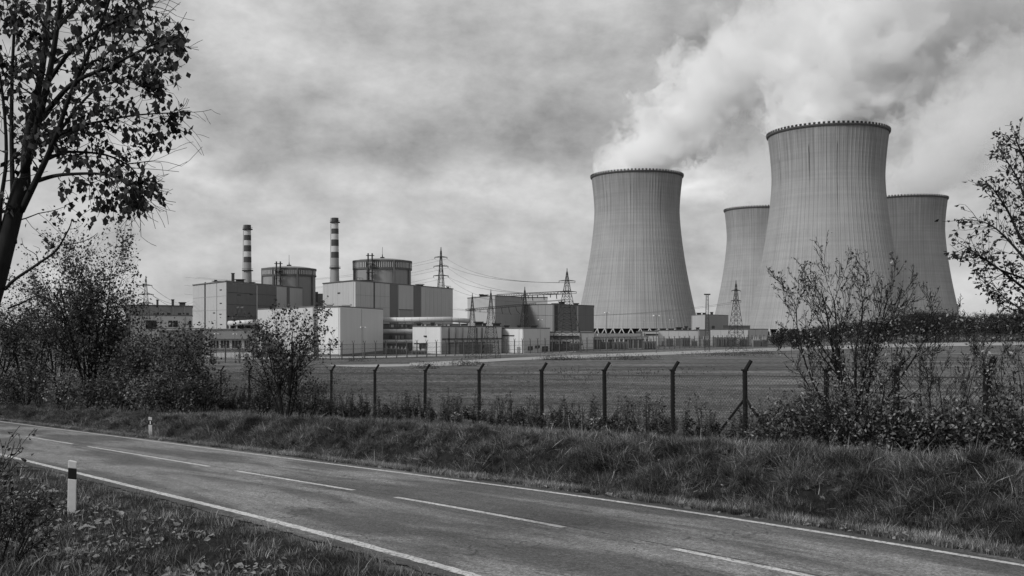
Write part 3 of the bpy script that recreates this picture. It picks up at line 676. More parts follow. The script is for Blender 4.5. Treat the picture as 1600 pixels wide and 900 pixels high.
# --- turbine hall behind the gantries
T0, T1, T2 = XY(730.5, 432), XY(774, 395), XY(818, 420)
zT = 12.2
tT = block('turbine_hall', 'grey turbine hall with a light left part behind the lattice gantries', 'building', [T0, T1, T2, XY(818, 470), XY(735, 470)], zT, m_mid)
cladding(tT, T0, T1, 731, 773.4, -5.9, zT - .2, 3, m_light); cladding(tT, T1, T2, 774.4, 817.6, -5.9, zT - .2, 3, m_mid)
add_vents(tT, [(*pt(757, 430), 2.6, 1.0), (*pt(752, 430), 1.5, 1.2), (*pt(747, 470), 4, .5)], zT + .2)
panel('dark_hatch', tT, T0, T1, 744.5, 748.5, 507, 511.5, m_black, .3)
t7 = block('turbine_annex', 'light grey block rising behind the turbine hall roof step', 'building', [XY(817, 480), XY(855.5, 480), XY(855.5, 520), XY(817, 520)], 14.0, m_light)
T3, T4, T5 = XY(818.3, 423), XY(866, 410), XY(928, 442)
t8 = block('turbine_hall', 'dark grey lower turbine hall reaching the left cooling tower', 'building', [T3, T4, T5, XY(928, 480), XY(818.3, 480)], 9.1, m_dark)
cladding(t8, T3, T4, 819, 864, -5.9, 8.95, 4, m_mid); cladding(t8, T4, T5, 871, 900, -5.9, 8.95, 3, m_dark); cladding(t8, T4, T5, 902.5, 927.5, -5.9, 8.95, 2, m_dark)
panel('dark_strip', t8, T4, T5, 866.4, 870.5, 477, 520, m_black, .2); panel('white_downpipe', t8, T4, T5, 900.6, 901.8, 478, 522, m_light, .5, .5)
add_vents(t8, [(*pt(878, 420), 2.4, 1.0), (*pt(871, 425), 3.8, .4), (*pt(900, 430), 2, .6)], 9.15)

# ------------------------------------------------------------------ cooling towers
def tower_mat(name, streak_seed, boost, runs=()):
    M = bpy.data.materials.new(name); M.use_nodes = True; N = M.node_tree.nodes; L = M.node_tree.links
    b = N['Principled BSDF']; b.inputs['Roughness'].default_value = .9; b.inputs['Specular IOR Level'].default_value = .2
    tc = N.new('ShaderNodeTexCoord'); sp = N.new('ShaderNodeSeparateXYZ'); L.new(tc.outputs['Object'], sp.inputs[0])
    def mth(op, a, c=None, e=None):
        n = N.new('ShaderNodeMath'); n.operation = op
        for i, v in enumerate((a, c, e)):
            if v is None: continue
            if isinstance(v, (int, float)): n.inputs[i].default_value = v
            else: L.new(v, n.inputs[i])
        return n.outputs[0]
    an = mth('DIVIDE', mth('ARCTAN2', sp.outputs[0], mth('MULTIPLY', sp.outputs[1], -1.0)), 2 * math.pi); z = sp.outputs[2]
    cx = mth('SINE', mth('MULTIPLY', an, 2 * math.pi)); cy = mth('COSINE', mth('MULTIPLY', an, 2 * math.pi))
    def nz(a, zz, det=4, off=0.0, rough=.6):
        cb = N.new('ShaderNodeCombineXYZ'); L.new(mth('MULTIPLY', cx, a), cb.inputs[0]); L.new(mth('MULTIPLY', cy, a), cb.inputs[1]); L.new(mth('ADD', mth('MULTIPLY', z, zz), off), cb.inputs[2])
        n = N.new('ShaderNodeTexNoise'); L.new(cb.outputs[0], n.inputs[0]); n.inputs['Scale'].default_value = 1; n.inputs['Detail'].default_value = det; n.inputs['Roughness'].default_value = rough
        return n.outputs[0]
    def rp(v, a, c, lo, hi):
        n = N.new('ShaderNodeMapRange'); n.inputs[1].default_value = a; n.inputs[2].default_value = c; n.inputs[3].default_value = lo; n.inputs[4].default_value = hi; L.new(v, n.inputs[0]); return n.outputs[0]
    v = rp(nz(3, .035, 6), .3, .7, .29, .345)
    v = mth('MULTIPLY', v, rp(nz(70, .012, 3, 3.0 + streak_seed), .3, .7, .82, 1.15))               # fine runs
    v = mth('MULTIPLY', v, rp(nz(.6, .55, 3, 11.0), .3, .7, .92, 1.06))                # pour lifts
    # shade lines of the ribs painted into the colour, stronger towards the rim
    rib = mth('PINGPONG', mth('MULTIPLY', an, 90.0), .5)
    rib_shade = mth('MULTIPLY', rp(rib, 0.0, .17, 1, 0), rp(nz(26, .006, 3, 7 + streak_seed), .36, .62, .2, 1.0))
    v = mth('MULTIPLY', v, mth('SUBTRACT', 1.0, mth('MULTIPLY', rib_shade, rp(z, 0, 140, .07, .22))))
    top = mth('MULTIPLY', rp(z, 88, 138, 0, 1), rp(nz(34, .015, 4, 21 + streak_seed), .40, .66, .15, 1))
    v = mth('MULTIPLY', v, mth('SUBTRACT', 1.0, mth('MULTIPLY', top, .38)))
    st1 = mth('MULTIPLY', rp(nz(44, .010, 2, 31 + streak_seed * 3), .655, .69, 0, 1), mth('MULTIPLY', rp(z, 84, 104, 0, 1), rp(z, 134, 128, 0, 1)))
    v = mth('MULTIPLY', v, mth('SUBTRACT', 1.0, mth('MULTIPLY', st1, boost)))
    wob = mth('MULTIPLY', mth('SUBTRACT', nz(1, .12, 3, 50), .5), .8)
    for (rel, zl, zh, kk) in runs:          # single long rain stains: angle seen from the road, foot, head, depth
        a0 = rel - streak_seed * 11.3
        dd = mth('ABSOLUTE', mth('SUBTRACT', mth('ADD', mth('MULTIPLY', an, 360.0), wob), a0))
        mk = mth('MULTIPLY', rp(dd, .25, .75, 1, 0), mth('MULTIPLY', rp(z, zl, zl + (zh - zl) * .5, 0, 1), rp(z, zh, zh - 3, 0, 1)))
        v = mth('MULTIPLY', v, mth('SUBTRACT', 1.0, mth('MULTIPLY', mk, kk)))
    cb = N.new('ShaderNodeCombineColor')
    for i in range(3): L.new(v, cb.inputs[i])
    L.new(cb.outputs[0], b.inputs['Base Color'])
    bn = N.new('ShaderNodeBump'); bn.inputs['Strength'].default_value = .4; bn.inputs['Distance'].default_value = .5
    L.new(nz(60, .9, 4), bn.inputs['Height']); L.new(bn.outputs[0], b.inputs['Normal'])
    return M
TH = 138.8
def tower_r(z):
    zt = 107.0; a = 38.7
    if z < zt: return a * (1 + .456 * ((zt - z) / zt) ** 1.5)
    return a * (1 + .072 * ((z - zt) / (TH - zt)) ** 1.6)
def tower_meshes():
    nr = 90; prof = []
    seg = 5; n = nr * seg; zs = np.concatenate([np.linspace(0, 100, 30), np.linspace(103, TH, 14)])
    vs = []; 
    for z in zs:
        for k in range(n):
            a = 2 * math.pi * k / n; r = tower_r(z) + (.16 if k % seg == 0 else 0)
            vs.append((r * math.sin(a), -r * math.cos(a), z))
    nz_ = len(zs); f = [(i * n + k, i * n + (k + 1) % n, (i + 1) * n + (k + 1) % n, (i + 1) * n + k) for i in range(nz_ - 1) for k in range(n)]
    m2 = 90; o = len(vs)                     # inner face
    zi = [0, 30, 60, 90, 110, 125, TH]
    for z in zi:
        for k in range(m2):
            a = 2 * math.pi * k / m2; r = tower_r(z) - 1.0; vs.append((r * math.sin(a), -r * math.cos(a), z))
    f += [(o + i * m2 + (k + 1) % m2, o + i * m2 + k, o + (i + 1) * m2 + k, o + (i + 1) * m2 + (k + 1) % m2) for i in range(len(zi) - 1) for k in range(m2)]
    return vs, f
TV, TF = tower_meshes()
def cooling_tower(px, Y, label, seed, boost, runs=()):
    x, y = XY(px, Y); z0 = -1.8
    t = thing('cooling_tower', label, 'cooling tower', (x, y, z0), 'cooling towers of the plant')
    t.rotation_euler.z = -math.atan2(x, y) + R(seed * 11.3)
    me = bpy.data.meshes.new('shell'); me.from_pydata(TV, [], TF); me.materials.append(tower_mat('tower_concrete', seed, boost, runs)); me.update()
    sh = bpy.data.objects.new('shell', me); COL.objects.link(sh); sh.parent = t
    mb = MB(); r = tower_r(TH); mb.lathe([(r - .9, TH - 1.0), (r + .7, TH - .9), (r + 1.1, TH - .1), (r + 1.1, TH + .3), (r - 1.4, TH + .3), (r - 1.4, TH - .9)], 90); build('rim_ring', mb, m_conc_d, t, local=True)
    mb = MB()
    for k in range(84):
        a = 2 * math.pi * k / 84; mb.box(((r + .9) * math.cos(a), (r + .9) * math.sin(a), TH + .9), (.5, 1.6, 1.4), a)
    o = build('rim_parapet', mb, m_black, t, local=True); o['kind'] = 'stuff'
    r0 = tower_r(0); proto = []
    for k in range(44):
        a = 2 * math.pi * k / 44
        if not proto:
            mb = MB(); w = 2 * math.pi * r0 / 44 / 2
            mb.tube([(0, -r0 + .4, .1), (w, -r0 - 1.6, -7.6)], .5, 5); mb.tube([(0, -r0 + .4, .1), (-w, -r0 - 1.6, -7.6)], .5, 5)
            proto.append(build('support_leg', mb, m_light, t, local=True)); o = proto[0]
        else: o = proto[0].copy(); COL.objects.link(o); o.parent = t
        o.rotation_euler.z = a
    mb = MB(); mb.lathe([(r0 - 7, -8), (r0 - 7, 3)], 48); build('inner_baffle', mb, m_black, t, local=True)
    return (x, y, z0 + TH)
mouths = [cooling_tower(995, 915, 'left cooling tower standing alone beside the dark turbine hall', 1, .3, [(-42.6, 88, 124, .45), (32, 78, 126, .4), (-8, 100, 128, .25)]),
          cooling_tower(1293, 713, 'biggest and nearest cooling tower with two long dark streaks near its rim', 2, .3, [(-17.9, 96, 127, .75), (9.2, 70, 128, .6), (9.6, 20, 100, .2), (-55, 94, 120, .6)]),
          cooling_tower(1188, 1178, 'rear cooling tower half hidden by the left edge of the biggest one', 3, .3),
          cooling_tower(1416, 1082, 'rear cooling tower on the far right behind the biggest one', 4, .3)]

# ------------------------------------------------------------------ pylons, gantries, lamps, cables
def lattice(mb, x, y, z0, z1, w0, w1, n, r, rz=0):
    cs = []
    for i in range(n + 1):
        f = i / n; z = z0 + (z1 - z0) * (1 - (1 - f) ** 1.15); w = w0 + (w1 - w0) * (1 - (1 - f) ** 1.3)
        cs.append([(x + math.cos(rz + R(45 + 90 * k)) * w * .707, y + math.sin(rz + R(45 + 90 * k)) * w * .707, z) for k in range(4)])
    for i in range(n):
        for k in range(4):
            mb.tube([cs[i][k], cs[i + 1][k]], r, 4, False); k2 = (k + 1) % 4
            mb.tube([cs[i][k], cs[i + 1][k2]], r * .6, 3, False); mb.tube([cs[i][k2], cs[i + 1][k]], r * .6, 3, False); mb.tube([cs[i + 1][k], cs[i + 1][k2]], r * .6, 3, False)
def pylon(px, Y, ytop, z0, wb, arms, label, r, name='lattice_pylon', n=12, cat='pylon'):
    x, y = XY(px, Y); s = Y / F; t = thing(name, label, cat, (x, y, z0)); zt = (510 - ytop) * s
    mb = MB(); lattice(mb, x, y, z0, zt - 3 * s * 2, wb, .35 * s * 4, n, r, R(20)); build('lattice_mast', mb, m_steel_d, t)
    mb = MB(); mb.tube([(x, y, zt - 9 * s), (x, y, zt)], [r * 3, r * 1.2], 5); build('spire', mb, m_steel_d, t)
    tips = []
    for (ya, hw) in arms:
        z = (510 - ya) * s; mb = MB(); h = hw * s
        for sg in (-1, 1):
            mb.tube([(x, y, z + 1.8 * s), (x + sg * h, y, z)], r * .9, 4, False); mb.tube([(x, y - .4, z), (x + sg * h, y, z)], r, 4, False)
            for q in (.3, .6): mb.tube([(x + sg * h * q, y, z + 1.8 * s * (1 - q)), (x + sg * h * (q + .15), y, z)], r * .5, 3, False)
        arm = build('crossarm', mb, m_steel_d, t)
        for sg in (-1, 1):
            mb = MB(); mb.tube([(x + sg * h * .96, y, z), (x + sg * h * .96, y, z - 2.6 * s)], r * 1.1, 5); build('insulator', mb, m_steel, arm); tips.append(Vector((x + sg * h * .96, y, z - 2.6 * s)))
    return tips
k1 = pylon(228, 240, 431, -6, 3.4, [(446, 10), (460, 12), (474, 11)], 'thin lattice pylon above the shrubs, far left', .07)
k2 = pylon(689, 600, 386, -6, 8.0, [(402, 10), (416, 11.5), (431, 12)], 'lattice pylon with three crossarms rising behind the ribbed reactor hall', .17)
pylon(738, 187, 458, -6, 2.2, [(484, 5)], 'slim lattice gantry mast, leftmost of the four beside the turbine hall', .042, 'gantry_mast', 13, 'gantry mast')
pylon(767, 187, 452, -6, 2.9, [(482.5, 4)], 'lattice gantry mast in front of the long switch building, second from left', .042, 'gantry_mast', 14, 'gantry mast')
pylon(820, 300, 448, -6, 3.8, [(461, 4)], 'dark lattice gantry mast behind the white control house', .075, 'gantry_mast', 12, 'gantry mast')
k6 = pylon(886, 245, 419, -6, 6.4, [(439, 13), (456, 15)], 'tallest lattice gantry mast with two crossarms beside the left cooling tower', .062, 'gantry_mast', 14, 'gantry mast')
k7 = pylon(1150, 240, 438, -6, 3.6, [(454, 7), (470, 8)], 'slender lattice pylon in front of the rear cooling tower', .06)
def beam(a, b, w, r, label, n, drops):
    t = thing('gantry_beam', label, 'gantry beam', tuple(a)); mb = MB(); a, b = Vector(a), Vector(b); up = Vector((0, 0, w))
    for o in (Vector((0, 0, 0)), up): mb.tube([a + o, b + o], r, 4)
    for i in range(n):
        p, q = a.lerp(b, i / n), a.lerp(b, (i + 1) / n); mb.tube([p, q + up], r * .6, 3, False); mb.tube([p + up, q], r * .6, 3, False)
    build('truss', mb, m_steel_d, t)
    for (f, l, dx) in drops:
        p = a.lerp(b, f); mb = MB(); mb.tube([p, p + Vector((dx * .3, 0, -l * .6)), p + Vector((dx, 0, -l))], r * 1.3, 5); build('hanging_insulator', mb, m_steel_d, t)
beam(P(891, 459, 245), P(776, 463.5, 320), .7, .09, 'upper switchyard beam between the tallest mast and the turbine hall roof', 26, [(.15, 1.2, .1), (.3, 1.4, .1), (.45, 1.5, .2), (.5, .9, 0), (.22, .8, 0), (.6, 1.2, .1), (.38, .8, 0)])
beam(P(727, 486, 187), P(838, 476, 196), .35, .045, 'lower switchyard beam crossing in front of the grey turbine hall', 34, [(.5, 1.2, .2), (.6, 1.5, .5), (.7, 1.4, .8), (.3, .6, 0), (.2, .5, 0), (.84, .5, 0)])
def cable(a, b, sag, label, r, grp, n=14):
    mb = MB(); a, b = Vector(a), Vector(b)
    mb.tube([a.lerp(b, i / n) + Vector((0, 0, -sag * 4 * (i / n) * (1 - i / n))) for i in range(n + 1)], r, 3, False)
    o = build('power_cable', mb, m_cable); tag(o, label, 'cable', grp)
arm_ = ['top', 'top', 'middle', 'middle', 'lowest', 'lowest']; side_ = ['left', 'right'] * 3
for i, p in enumerate(k2):
    q = [k6[0], k6[1], k6[2], k6[3], P(883, 468, 245), P(889, 468, 245)][i]
    cable(p, q, 3.5 + .4 * i, 'cable from the %s end of the rear pylon %s crossarm to the tallest mast' % (side_[i], arm_[i]), .06, 'cables from the rear pylon to the gantry', 20)
    cable(p, p + Vector((-170, 60, -8)), 7, 'overhead cable leaving leftwards from the %s end of the rear pylon %s crossarm' % (side_[i], arm_[i]), .06, 'cables left of the rear pylon')
for i, p in enumerate(k1):
    cable(p, p + Vector((-85, 300, 4.5)), 3, 'overhead cable right of the far left pylon from its %s crossarm, %s end' % (arm_[i], side_[i]), .05, 'cables of the far left pylon')
for i, p in enumerate(k7[2:]): cable(p, p + Vector((-70, 30, -1.0)), 2.5, 'overhead cable left of the slender pylon from its %s crossarm, %s end' % ('lower', side_[i]), .03, 'cables left of the slender pylon')

def lamp(px, Y, ytop, label, r=.07, double=True, ybase=None, hw=4.5):
    x, y = XY(px, Y); s = Y / F; z0 = -6.05; zt = (510 - ytop) * s
    t = thing('street_lamp', label, 'street lamp', (x, y, z0), 'lamp posts of the plant yard')
    mb = MB(); mb.tube([(x, y, z0), (x, y, zt)], [r * 1.3, r * .7], 6); build('pole', mb, m_steel, t)
    mb = MB(); h = hw * s; mb.tube([(x - (h if double else 0), y, zt), (x + h, y, zt)], r * .6, 4); build('bracket', mb, m_steel, t)
    for sg in ((-1, 1) if double else (1,)):
        mb = MB(); mb.tube([(x + sg * h * .65, y, zt + .08), (x + sg * h * 1.1, y, zt + .02)], [r * 2.0, r * 1.4], 6); build('lamp_head', mb, m_lamp, t)
lamp(948, 190, 489, 'tall lamp post with two heads in front of the left cooling tower', hw=3.6)
lamp(1025.5, 225, 493.5, 'lamp post with two bright white heads before the right flank of the left cooling tower', .08, hw=5)
lamp(567, 176, 512, 'twin-head lamp post in front of the tall pale block', .06, hw=4)
lamp(844, 190, 500, 'thin lamp post in front of the white control house', .045, hw=3.5)
lamp(1006, 300, 500.5, 'single-head lamp post left of the bright twin-head one', .06, False, hw=1)
lamp(1049, 320, 500, 'thin twin lamp post above the white low hall', .05, hw=3)
lamp(716, 205, 498, 'slim lamp post left of the leftmost gantry mast', .035, False, hw=2)
lamp(811, 205, 515, 'short lamp post before the white control house corner', .04, False, hw=2)
lamp(338, 180, 522, 'low lamp post before the workshop windows, left one', .05, hw=3)
lamp(367, 180, 522.5, 'low lamp post before the workshop windows, right one', .05, hw=3)
def headmast(px, Y, ytop, label):
    x, y = XY(px, Y); s = Y / F; t = thing('floodlight_mast', label, 'floodlight mast', (x, y, -6)); zt = (510 - ytop) * s
    mb = MB(); lattice(mb, x, y, -6, zt, 1.1, .5, 12, .03); build('lattice_mast', mb, m_steel_d, t)
    mb = MB(); mb.box((x, y, zt + .15), (9.5 * s, .5, .3)); build('lamp_bar', mb, m_steel_d, t)
headmast(1105, 235, 461, 'lattice floodlight mast with a flat head between the cooling towers')

# equipment behind the plant fence
def transformer(px, Y, w, h, label, m):
    x, y = XY(px, Y); t = thing('transformer', label, 'transformer', (x, y, -6), 'electrical gear behind the plant fence')
    mb = MB(); mb.box((x, y, -6 + h * .4), (w, w * .7, h * .8)); build('tank', mb, m, t)
    mb = MB()
    for k in range(5): mb.box((x - w * .4 + k * w * .2, y - w * .42, -6 + h * .4), (w * .07, w * .16, h * .66))
    build('cooling_fins', mb, m_steel, t)
    for k in (-1, 0, 1):
        mb = MB(); mb.tube([(x + k * w * .28, y, -6 + h * .8), (x + k * w * .3, y, -6 + h * 1.15)], [w * .06, w * .03], 6); build('bushing', mb, m_light, t)
for px, w, h, l, m in [(1046, 2.0, 3.0, 'dark transformer before the left end of the first white hall', m_dark), (1071, 2.6, 3.3, 'dark leaning stack of gear before the middle of the first white hall', m_dark),
                    (1085, 1.6, 2.2, 'small transformer before the right end of the first white hall', m_mid), (1103, 2.4, 2.8, 'mid grey transformer beside the grey link block', m_mid), (1125, 3.6, 3.4, 'broad dark transformer before the second white hall', m_dark),
                    (1142, 3.0, 3.3, 'dark transformer left of the slender pylon', m_dark), (1162, 2.2, 3.0, 'narrow dark transformer right of the slender pylon', m_dark), (1181, 2.2, 2.6, 'small transformer before the light grey hall', m_mid), (1194, 1.8, 2.6, 'small dark transformer nearest the big cooling tower legs', m_dark)]:
    transformer(px, 298, w, h, l, m)
for px, w, h, l in [(611, 3.2, 1.5, 'low gear cabinet under the stacked pipes, left'), (628, 2.6, 1.4, 'low gear cabinet under the stacked pipes, right'), (655, 3.2, 1.0, 'low dark cabinet beside the pump house wall')]:
    transformer(px, 216, w, h, l, m_dark)
for px, w, h, l in [(945, 2.4, 2.4, 'dark transformer under the canopy, left'), (968, 4.0, 2.4, 'wide dark transformer under the canopy, middle'), (1014, 3.5, 2.6, 'dark transformer beside the bright lamp post'), (873, 2.6, 2.2, 'transformer left of the tallest gantry foot'), (898, 2.6, 2.4, 'transformer right of the tallest gantry foot')]:
    transformer(px, 247 if px < 900 else 265, w, h, l, m_dark)

# ------------------------------------------------------------------ inner fence of the plant
def inner_fence():
    a = Vector((-53.0, 151.8, -6)); b = Vector((112, 350, -6)); d = (b - a); Ln = d.length; d.normalize(); n = int(Ln / 2.7)
    t = thing('perimeter_fence', 'long wire fence with forked posts round the plant yard', 'fence', tuple(a))
    proto = None
    for i in range(n + 1):
        p = d * (i * 2.7)
        if proto is None:
            mb = MB(); mb.box((0, 0, 1.45), (.16, .16, 2.95)); mb.tube([(0, 0, 2.85), (-.42, -.1, 3.4)], .06, 4); mb.tube([(0, 0, 2.85), (.42, .1, 3.4)], .06, 4)
            proto = build('post', mb, m_rfence, t, local=True); o = proto
        else: o = proto.copy(); COL.objects.link(o); o.parent = t
        o.location = (p.x, p.y, random.uniform(-.05, .05)); o.rotation_euler.z = math.atan2(d.y, d.x) + random.uniform(-.06, .06)
    for z in (.1, 1.0, 1.9, 2.75): 
        mb = MB(); mb.tube([(0, 0, z), tuple(d * Ln + Vector((0, 0, z)))], .028, 4); build('wire', mb, m_rfence, t, local=True)
    mb = MB(); N_ = int(Ln / .35)
    for i in range(N_): 
        p = d * (i * .35); q = p + d * 2.6
        mb.tube([(p.x, p.y, .1), (q.x, q.y, 2.7)], .008, 3, False); mb.tube([(p.x, p.y, 2.7), (q.x, q.y, .1)], .008, 3, False)
    o = build('mesh_netting', mb, m_rfence, t, local=True); o['kind'] = 'stuff'
inner_fence()

# ------------------------------------------------------------------ front fence
FP = [(1290, 690, 27.9), (1165, 692, 30.5), (1051.5, 680, 33.5), (945, 672, 36.4), (847, 665, 39), (749, 658, 43), (664, 652, 47), (586, 646, 51), (518, 641, 54.8), (452, 637, 59), (390, 633, 63), (345, 630, 67), (300, 627, 71.5)]
def front_fence():
    pts = [(*XY(1400, 25.4), 0), ]
    pts = [XY(1540, 23.3), XY(1400, 25.4)] + [XY(p[0], p[2]) for p in FP]
    pts = [(x, y, tz(x, y)) for x, y in pts]
    t = thing('chain_link_fence', 'rusty chain-link fence with bent-arm posts along the roadside bank', 'fence', pts[2])
    B = BASE[t]; tops = []
    for i, (x, y, z) in enumerate(pts):
        h = 68.8 / F * y + 0; zt = -68.8 / F * y           # post heads stay level in height above the lens plane
        lean = random.uniform(-.03, .03); mb = MB()
        mb.tube([(x, y, z - .3), (x + lean, y, zt)], [.082, .076], 7)
        post = build('post', mb, m_post, t)
        mb = MB(); mb.tube([(x + lean - .01, y, zt - .04), (x + lean + .20, y + .02, zt + .30)], .06, 6); mb.box((x + lean, y, zt + .01), (.20, .15, .05)); build('bent_arm', mb, m_post, post)
        tops.append(Vector((x, y, zt)))
    for i in range(len(pts) - 1):
        a, b = Vector(pts[i]), Vector(pts[i + 1]); ta, tb = tops[i], tops[i + 1]
        for f, r in ((.03, .015), (.52, .010), (.90, .008)):   # tension wires from the head downwards
            p = ta.lerp(a, f + .04); q = tb.lerp(b, f + .04); mid = p.lerp(q, .5) + Vector((0, 0, -.015)); mb = MB(); mb.tube([p, mid, q], r, 4, False); build('tension_wire', mb, m_wire, t)
        L_ = (b - a).length; nn = int(L_ / .13); mb = MB(); H = (ta.z - .12 - a.z)
        for k in range(-int(H / .13), nn):
            for sg in (0, 1):
                u0, u1 = k * .13, k * .13 + H; v0, v1 = 0.0, 1.0
                c0, c1 = max(u0, 0), min(u1, L_)
                if c1 <= c0: continue
                w0, w1 = (c0 - u0) / H, (c1 - u0) / H
                if sg: w0, w1 = 1 - w0, 1 - w1
                def pos(u, w):
                    f = u / L_; g = a.lerp(b, f); tp = ta.lerp(tb, f); return Vector((g.x, g.y, g.z + .05 + (tp.z - .12 - g.z - .05) * w))
                mb.tube([pos(c0, w0), pos(c1, w1)], .0062, 3, False)
        o = build('chain_link_panel', mb, m_wire, t); o['kind'] = 'stuff'
    x, y, z = pts[3 - 0] if False else pts[3]
    for j in (3, 1):
        x, y, z = pts[j]; zt = tops[j].z
        for (i2, f) in ((j - 1, .42), (j + 1, .45)):
            if i2 < 0: continue
            q = Vector(pts[j]).lerp(Vector(pts[i2]), f); mb = MB(); mb.tube([(x, y, z + (zt - z) * .62), (q.x, q.y, tz(q.x, q.y) - .1)], .04, 6); build('brace', mb, m_post, t)
front_fence()

# ------------------------------------------------------------------ roadside marker posts
def marker(px, Y, label, tilt, refl):
    x, y = XY(px, Y); z = tz(x, y) - .03; t = thing('marker_post', label, 'marker post', (x, y, z), 'roadside marker posts', rz=R(14))
    t.rotation_euler = (R(tilt * .4), R(tilt), R(14))
    w, d, h = .155, .10, 1.03
    def seg(z0, z1a, z1b, e):      # z1a left top, z1b right top
        mb = MB(); a, b = w / 2 + e, d / 2 + e
        vs = [(-a, -b, z0[0]), (a, -b, z0[1]), (a * .8, b, z0[1]), (-a * .8, b, z0[0]), (-a, -b, z1a), (a, -b, z1b), (a * .8, b, z1b), (-a * .8, b, z1a)]
        mb.add(vs, [(3, 2, 1, 0), (4, 5, 6, 7), (0, 1, 5, 4), (1, 2, 6, 5), (2, 3, 7, 6), (3, 0, 4, 7)]); return mb
    def bev(o):
        md = o.modifiers.new('bevel', 'BEVEL'); md.width = .012; md.segments = 2; return o
    bev(build('lower_body', seg((-.2, -.2), h * .665, h * .645, 0), m_paint_w, t, local=True))
    bev(build('black_band', seg((h * .665, h * .645), h * .86, h * .84, -.0005), m_paint_b, t, local=True))
    bev(build('head', seg((h * .86, h * .84), h, h * .965, 0), m_paint_w, t, local=True))
    if refl:
        mb = MB(); mb.box((0, -d / 2 - .004, h * .755), (.045, .012, .14)); build('reflector', mb, m_lamp, t, local=True)
marker(112.5, 18.7, 'near white marker post with black band on the left verge', 1.0, False)
marker(235.5, 44.5, 'far small white marker post with black band on the far verge', -1.0, True)

# ------------------------------------------------------------------ vegetation generators
def rnd_unit():
    v = Vector((random.gauss(0, 1), random.gauss(0, 1), random.gauss(0, 1))); return v.normalized()
class G:      # growth settings
    def __init__(s, **k):
        s.nseg = 5; s.wob = .14; s.trop = .06; s.ang = (28, 50); s.ratio = (.45, .7); s.maxlv = 3; s.start = 1; s.kids = 1.3; s.rr = .55; s.tip = .35; s.leaflv = 2; s.minr = .004; s.droop = 0; s.kd = .72
        s.__dict__.update(k)
def grow(out, tips, p, d, L, r, lv, g):
    n = max(2, g.nseg - (1 if lv >= 2 else 0)); seg = L / n; pts = [p.copy()]; rs = [r]
    for i in range(n):
        d = (d + rnd_unit() * g.wob + Vector((0, 0, g.trop - g.droop * (lv >= g.maxlv)))).normalized()
        p = p + d * seg; rr = max(g.minr, r * (1 - (1 - g.tip) * (i + 1) / n)); pts.append(p.copy()); rs.append(rr)
        if lv >= g.leaflv: tips.append((p.copy(), d.copy(), lv, seg))
        if lv < g.maxlv and i >= (g.start if lv == 0 else 0):
            k = int(g.kids * g.kd ** lv + random.random())
            for _ in range(k):
                ax = d.orthogonal().normalized(); ax.rotate(Matrix.Rotation(random.uniform(0, 2 * math.pi), 3, d))
                c = d.copy(); c.rotate(Matrix.Rotation(R(random.uniform(*g.ang)), 3, ax))
                grow(out, tips, p, c, L * random.uniform(*g.ratio) * (1 - .35 * i / n), rr * g.rr, lv + 1, g)
    out.append((pts, rs, lv))
def leaf_arrays(P0, D, size, aspect=.55, fold=.25):
    """many two-triangle folded leaves: P0 N x 3 stalk points, D N x 3 blade directions, size N"""
    N_ = len(P0); D = D / np.linalg.norm(D, axis=1, keepdims=True); rv = np.random.normal(size=(N_, 3))
    S = np.cross(D, rv); S /= np.linalg.norm(S, axis=1, keepdims=True); U = np.cross(S, D); s = size[:, None]
    a = P0; m_ = P0 + D * s * .45; t = P0 + D * s - U * s * .12
    l = m_ + S * s * aspect * .5 + U * s * fold * .5; r_ = m_ - S * s * aspect * .5 + U * s * fold * .5
    V = np.stack([a, l, t, r_], 1).reshape(-1, 3); i = np.arange(N_)[:, None] * 4
    Fc = np.concatenate([i + np.array([[0, 1, 2]]), i + np.array([[0, 2, 3]])], 1).reshape(-1, 3)
    return V, Fc
def foliage(name, tips, per, size, spread, material, parent, off, down=.3, aspect=.55, keep=None, kind='stuff', out=.6):
    T = np.array([t[0] for t in tips]); Dn = np.array([t[1] for t in tips])
    idx = np.repeat(np.arange(len(T)), per) if per < 30 else np.random.randint(0, len(T), per)
    n = len(idx)
    P0 = T[idx] + np.random.normal(size=(n, 3)) * spread
    D = Dn[idx] * out + np.random.normal(size=(n, 3)) * .8 + np.array([0, 0, -down])
    sz = size * np.random.uniform(.6, 1.25, n)
    if keep is not None:
        k = keep(P0); P0, D, sz = P0[k], D[k], sz[k]
    V, Fc = leaf_arrays(P0, D, sz, aspect)
    o = np_object(name, V, Fc, material, parent, off)
    if kind: o['kind'] = kind
    return o
def limbs(name, segs, lvs, material, parent, sides=5):
    mb = MB()
    for pts, rs, lv in segs:
        if lv in lvs: mb.tube(pts, rs, sides if lv == 0 else (4 if lv == 1 else 3), False)
    return build(name, mb, material, parent, True)
def shrub(name, label, cat, x, y, H, stems, g, per, lsize, spread, lmat, group=None, rad=.05, flare=.28, down=.3, bark=None, aspect=.55, z=None, keep=None, seed=None, lean=(0, 0), lenv=(.75, 1.0)):
    if seed is not None: random.seed(seed); np.random.seed(seed)
    z = tz(x, y) - .03 if z is None else z; t = thing(name, label, cat, (x, y, z), group); segs = []; tips = []
    for k in range(stems):
        a = 2 * math.pi * (k + random.random() * .6) / stems; f = flare * random.uniform(.35, 1.0)
        d = Vector((math.cos(a) * f + lean[0], math.sin(a) * f + lean[1], 1)).normalized()
        p = Vector((x + math.cos(a) * .12 * f * 3, y + math.sin(a) * .12 * f * 3, z))
        grow(segs, tips, p, d, H * random.uniform(*lenv), rad * random.uniform(.7, 1.1), 0, g)
    limbs('trunk', segs, (0,), bark or m_bark2, t); limbs('branches', segs, (1, 2, 3, 4), bark or m_bark2, t)
    if per: foliage('foliage', tips, per, lsize, spread, lmat, t, tuple(BASE[t]), down, aspect, keep)
    return t, tips

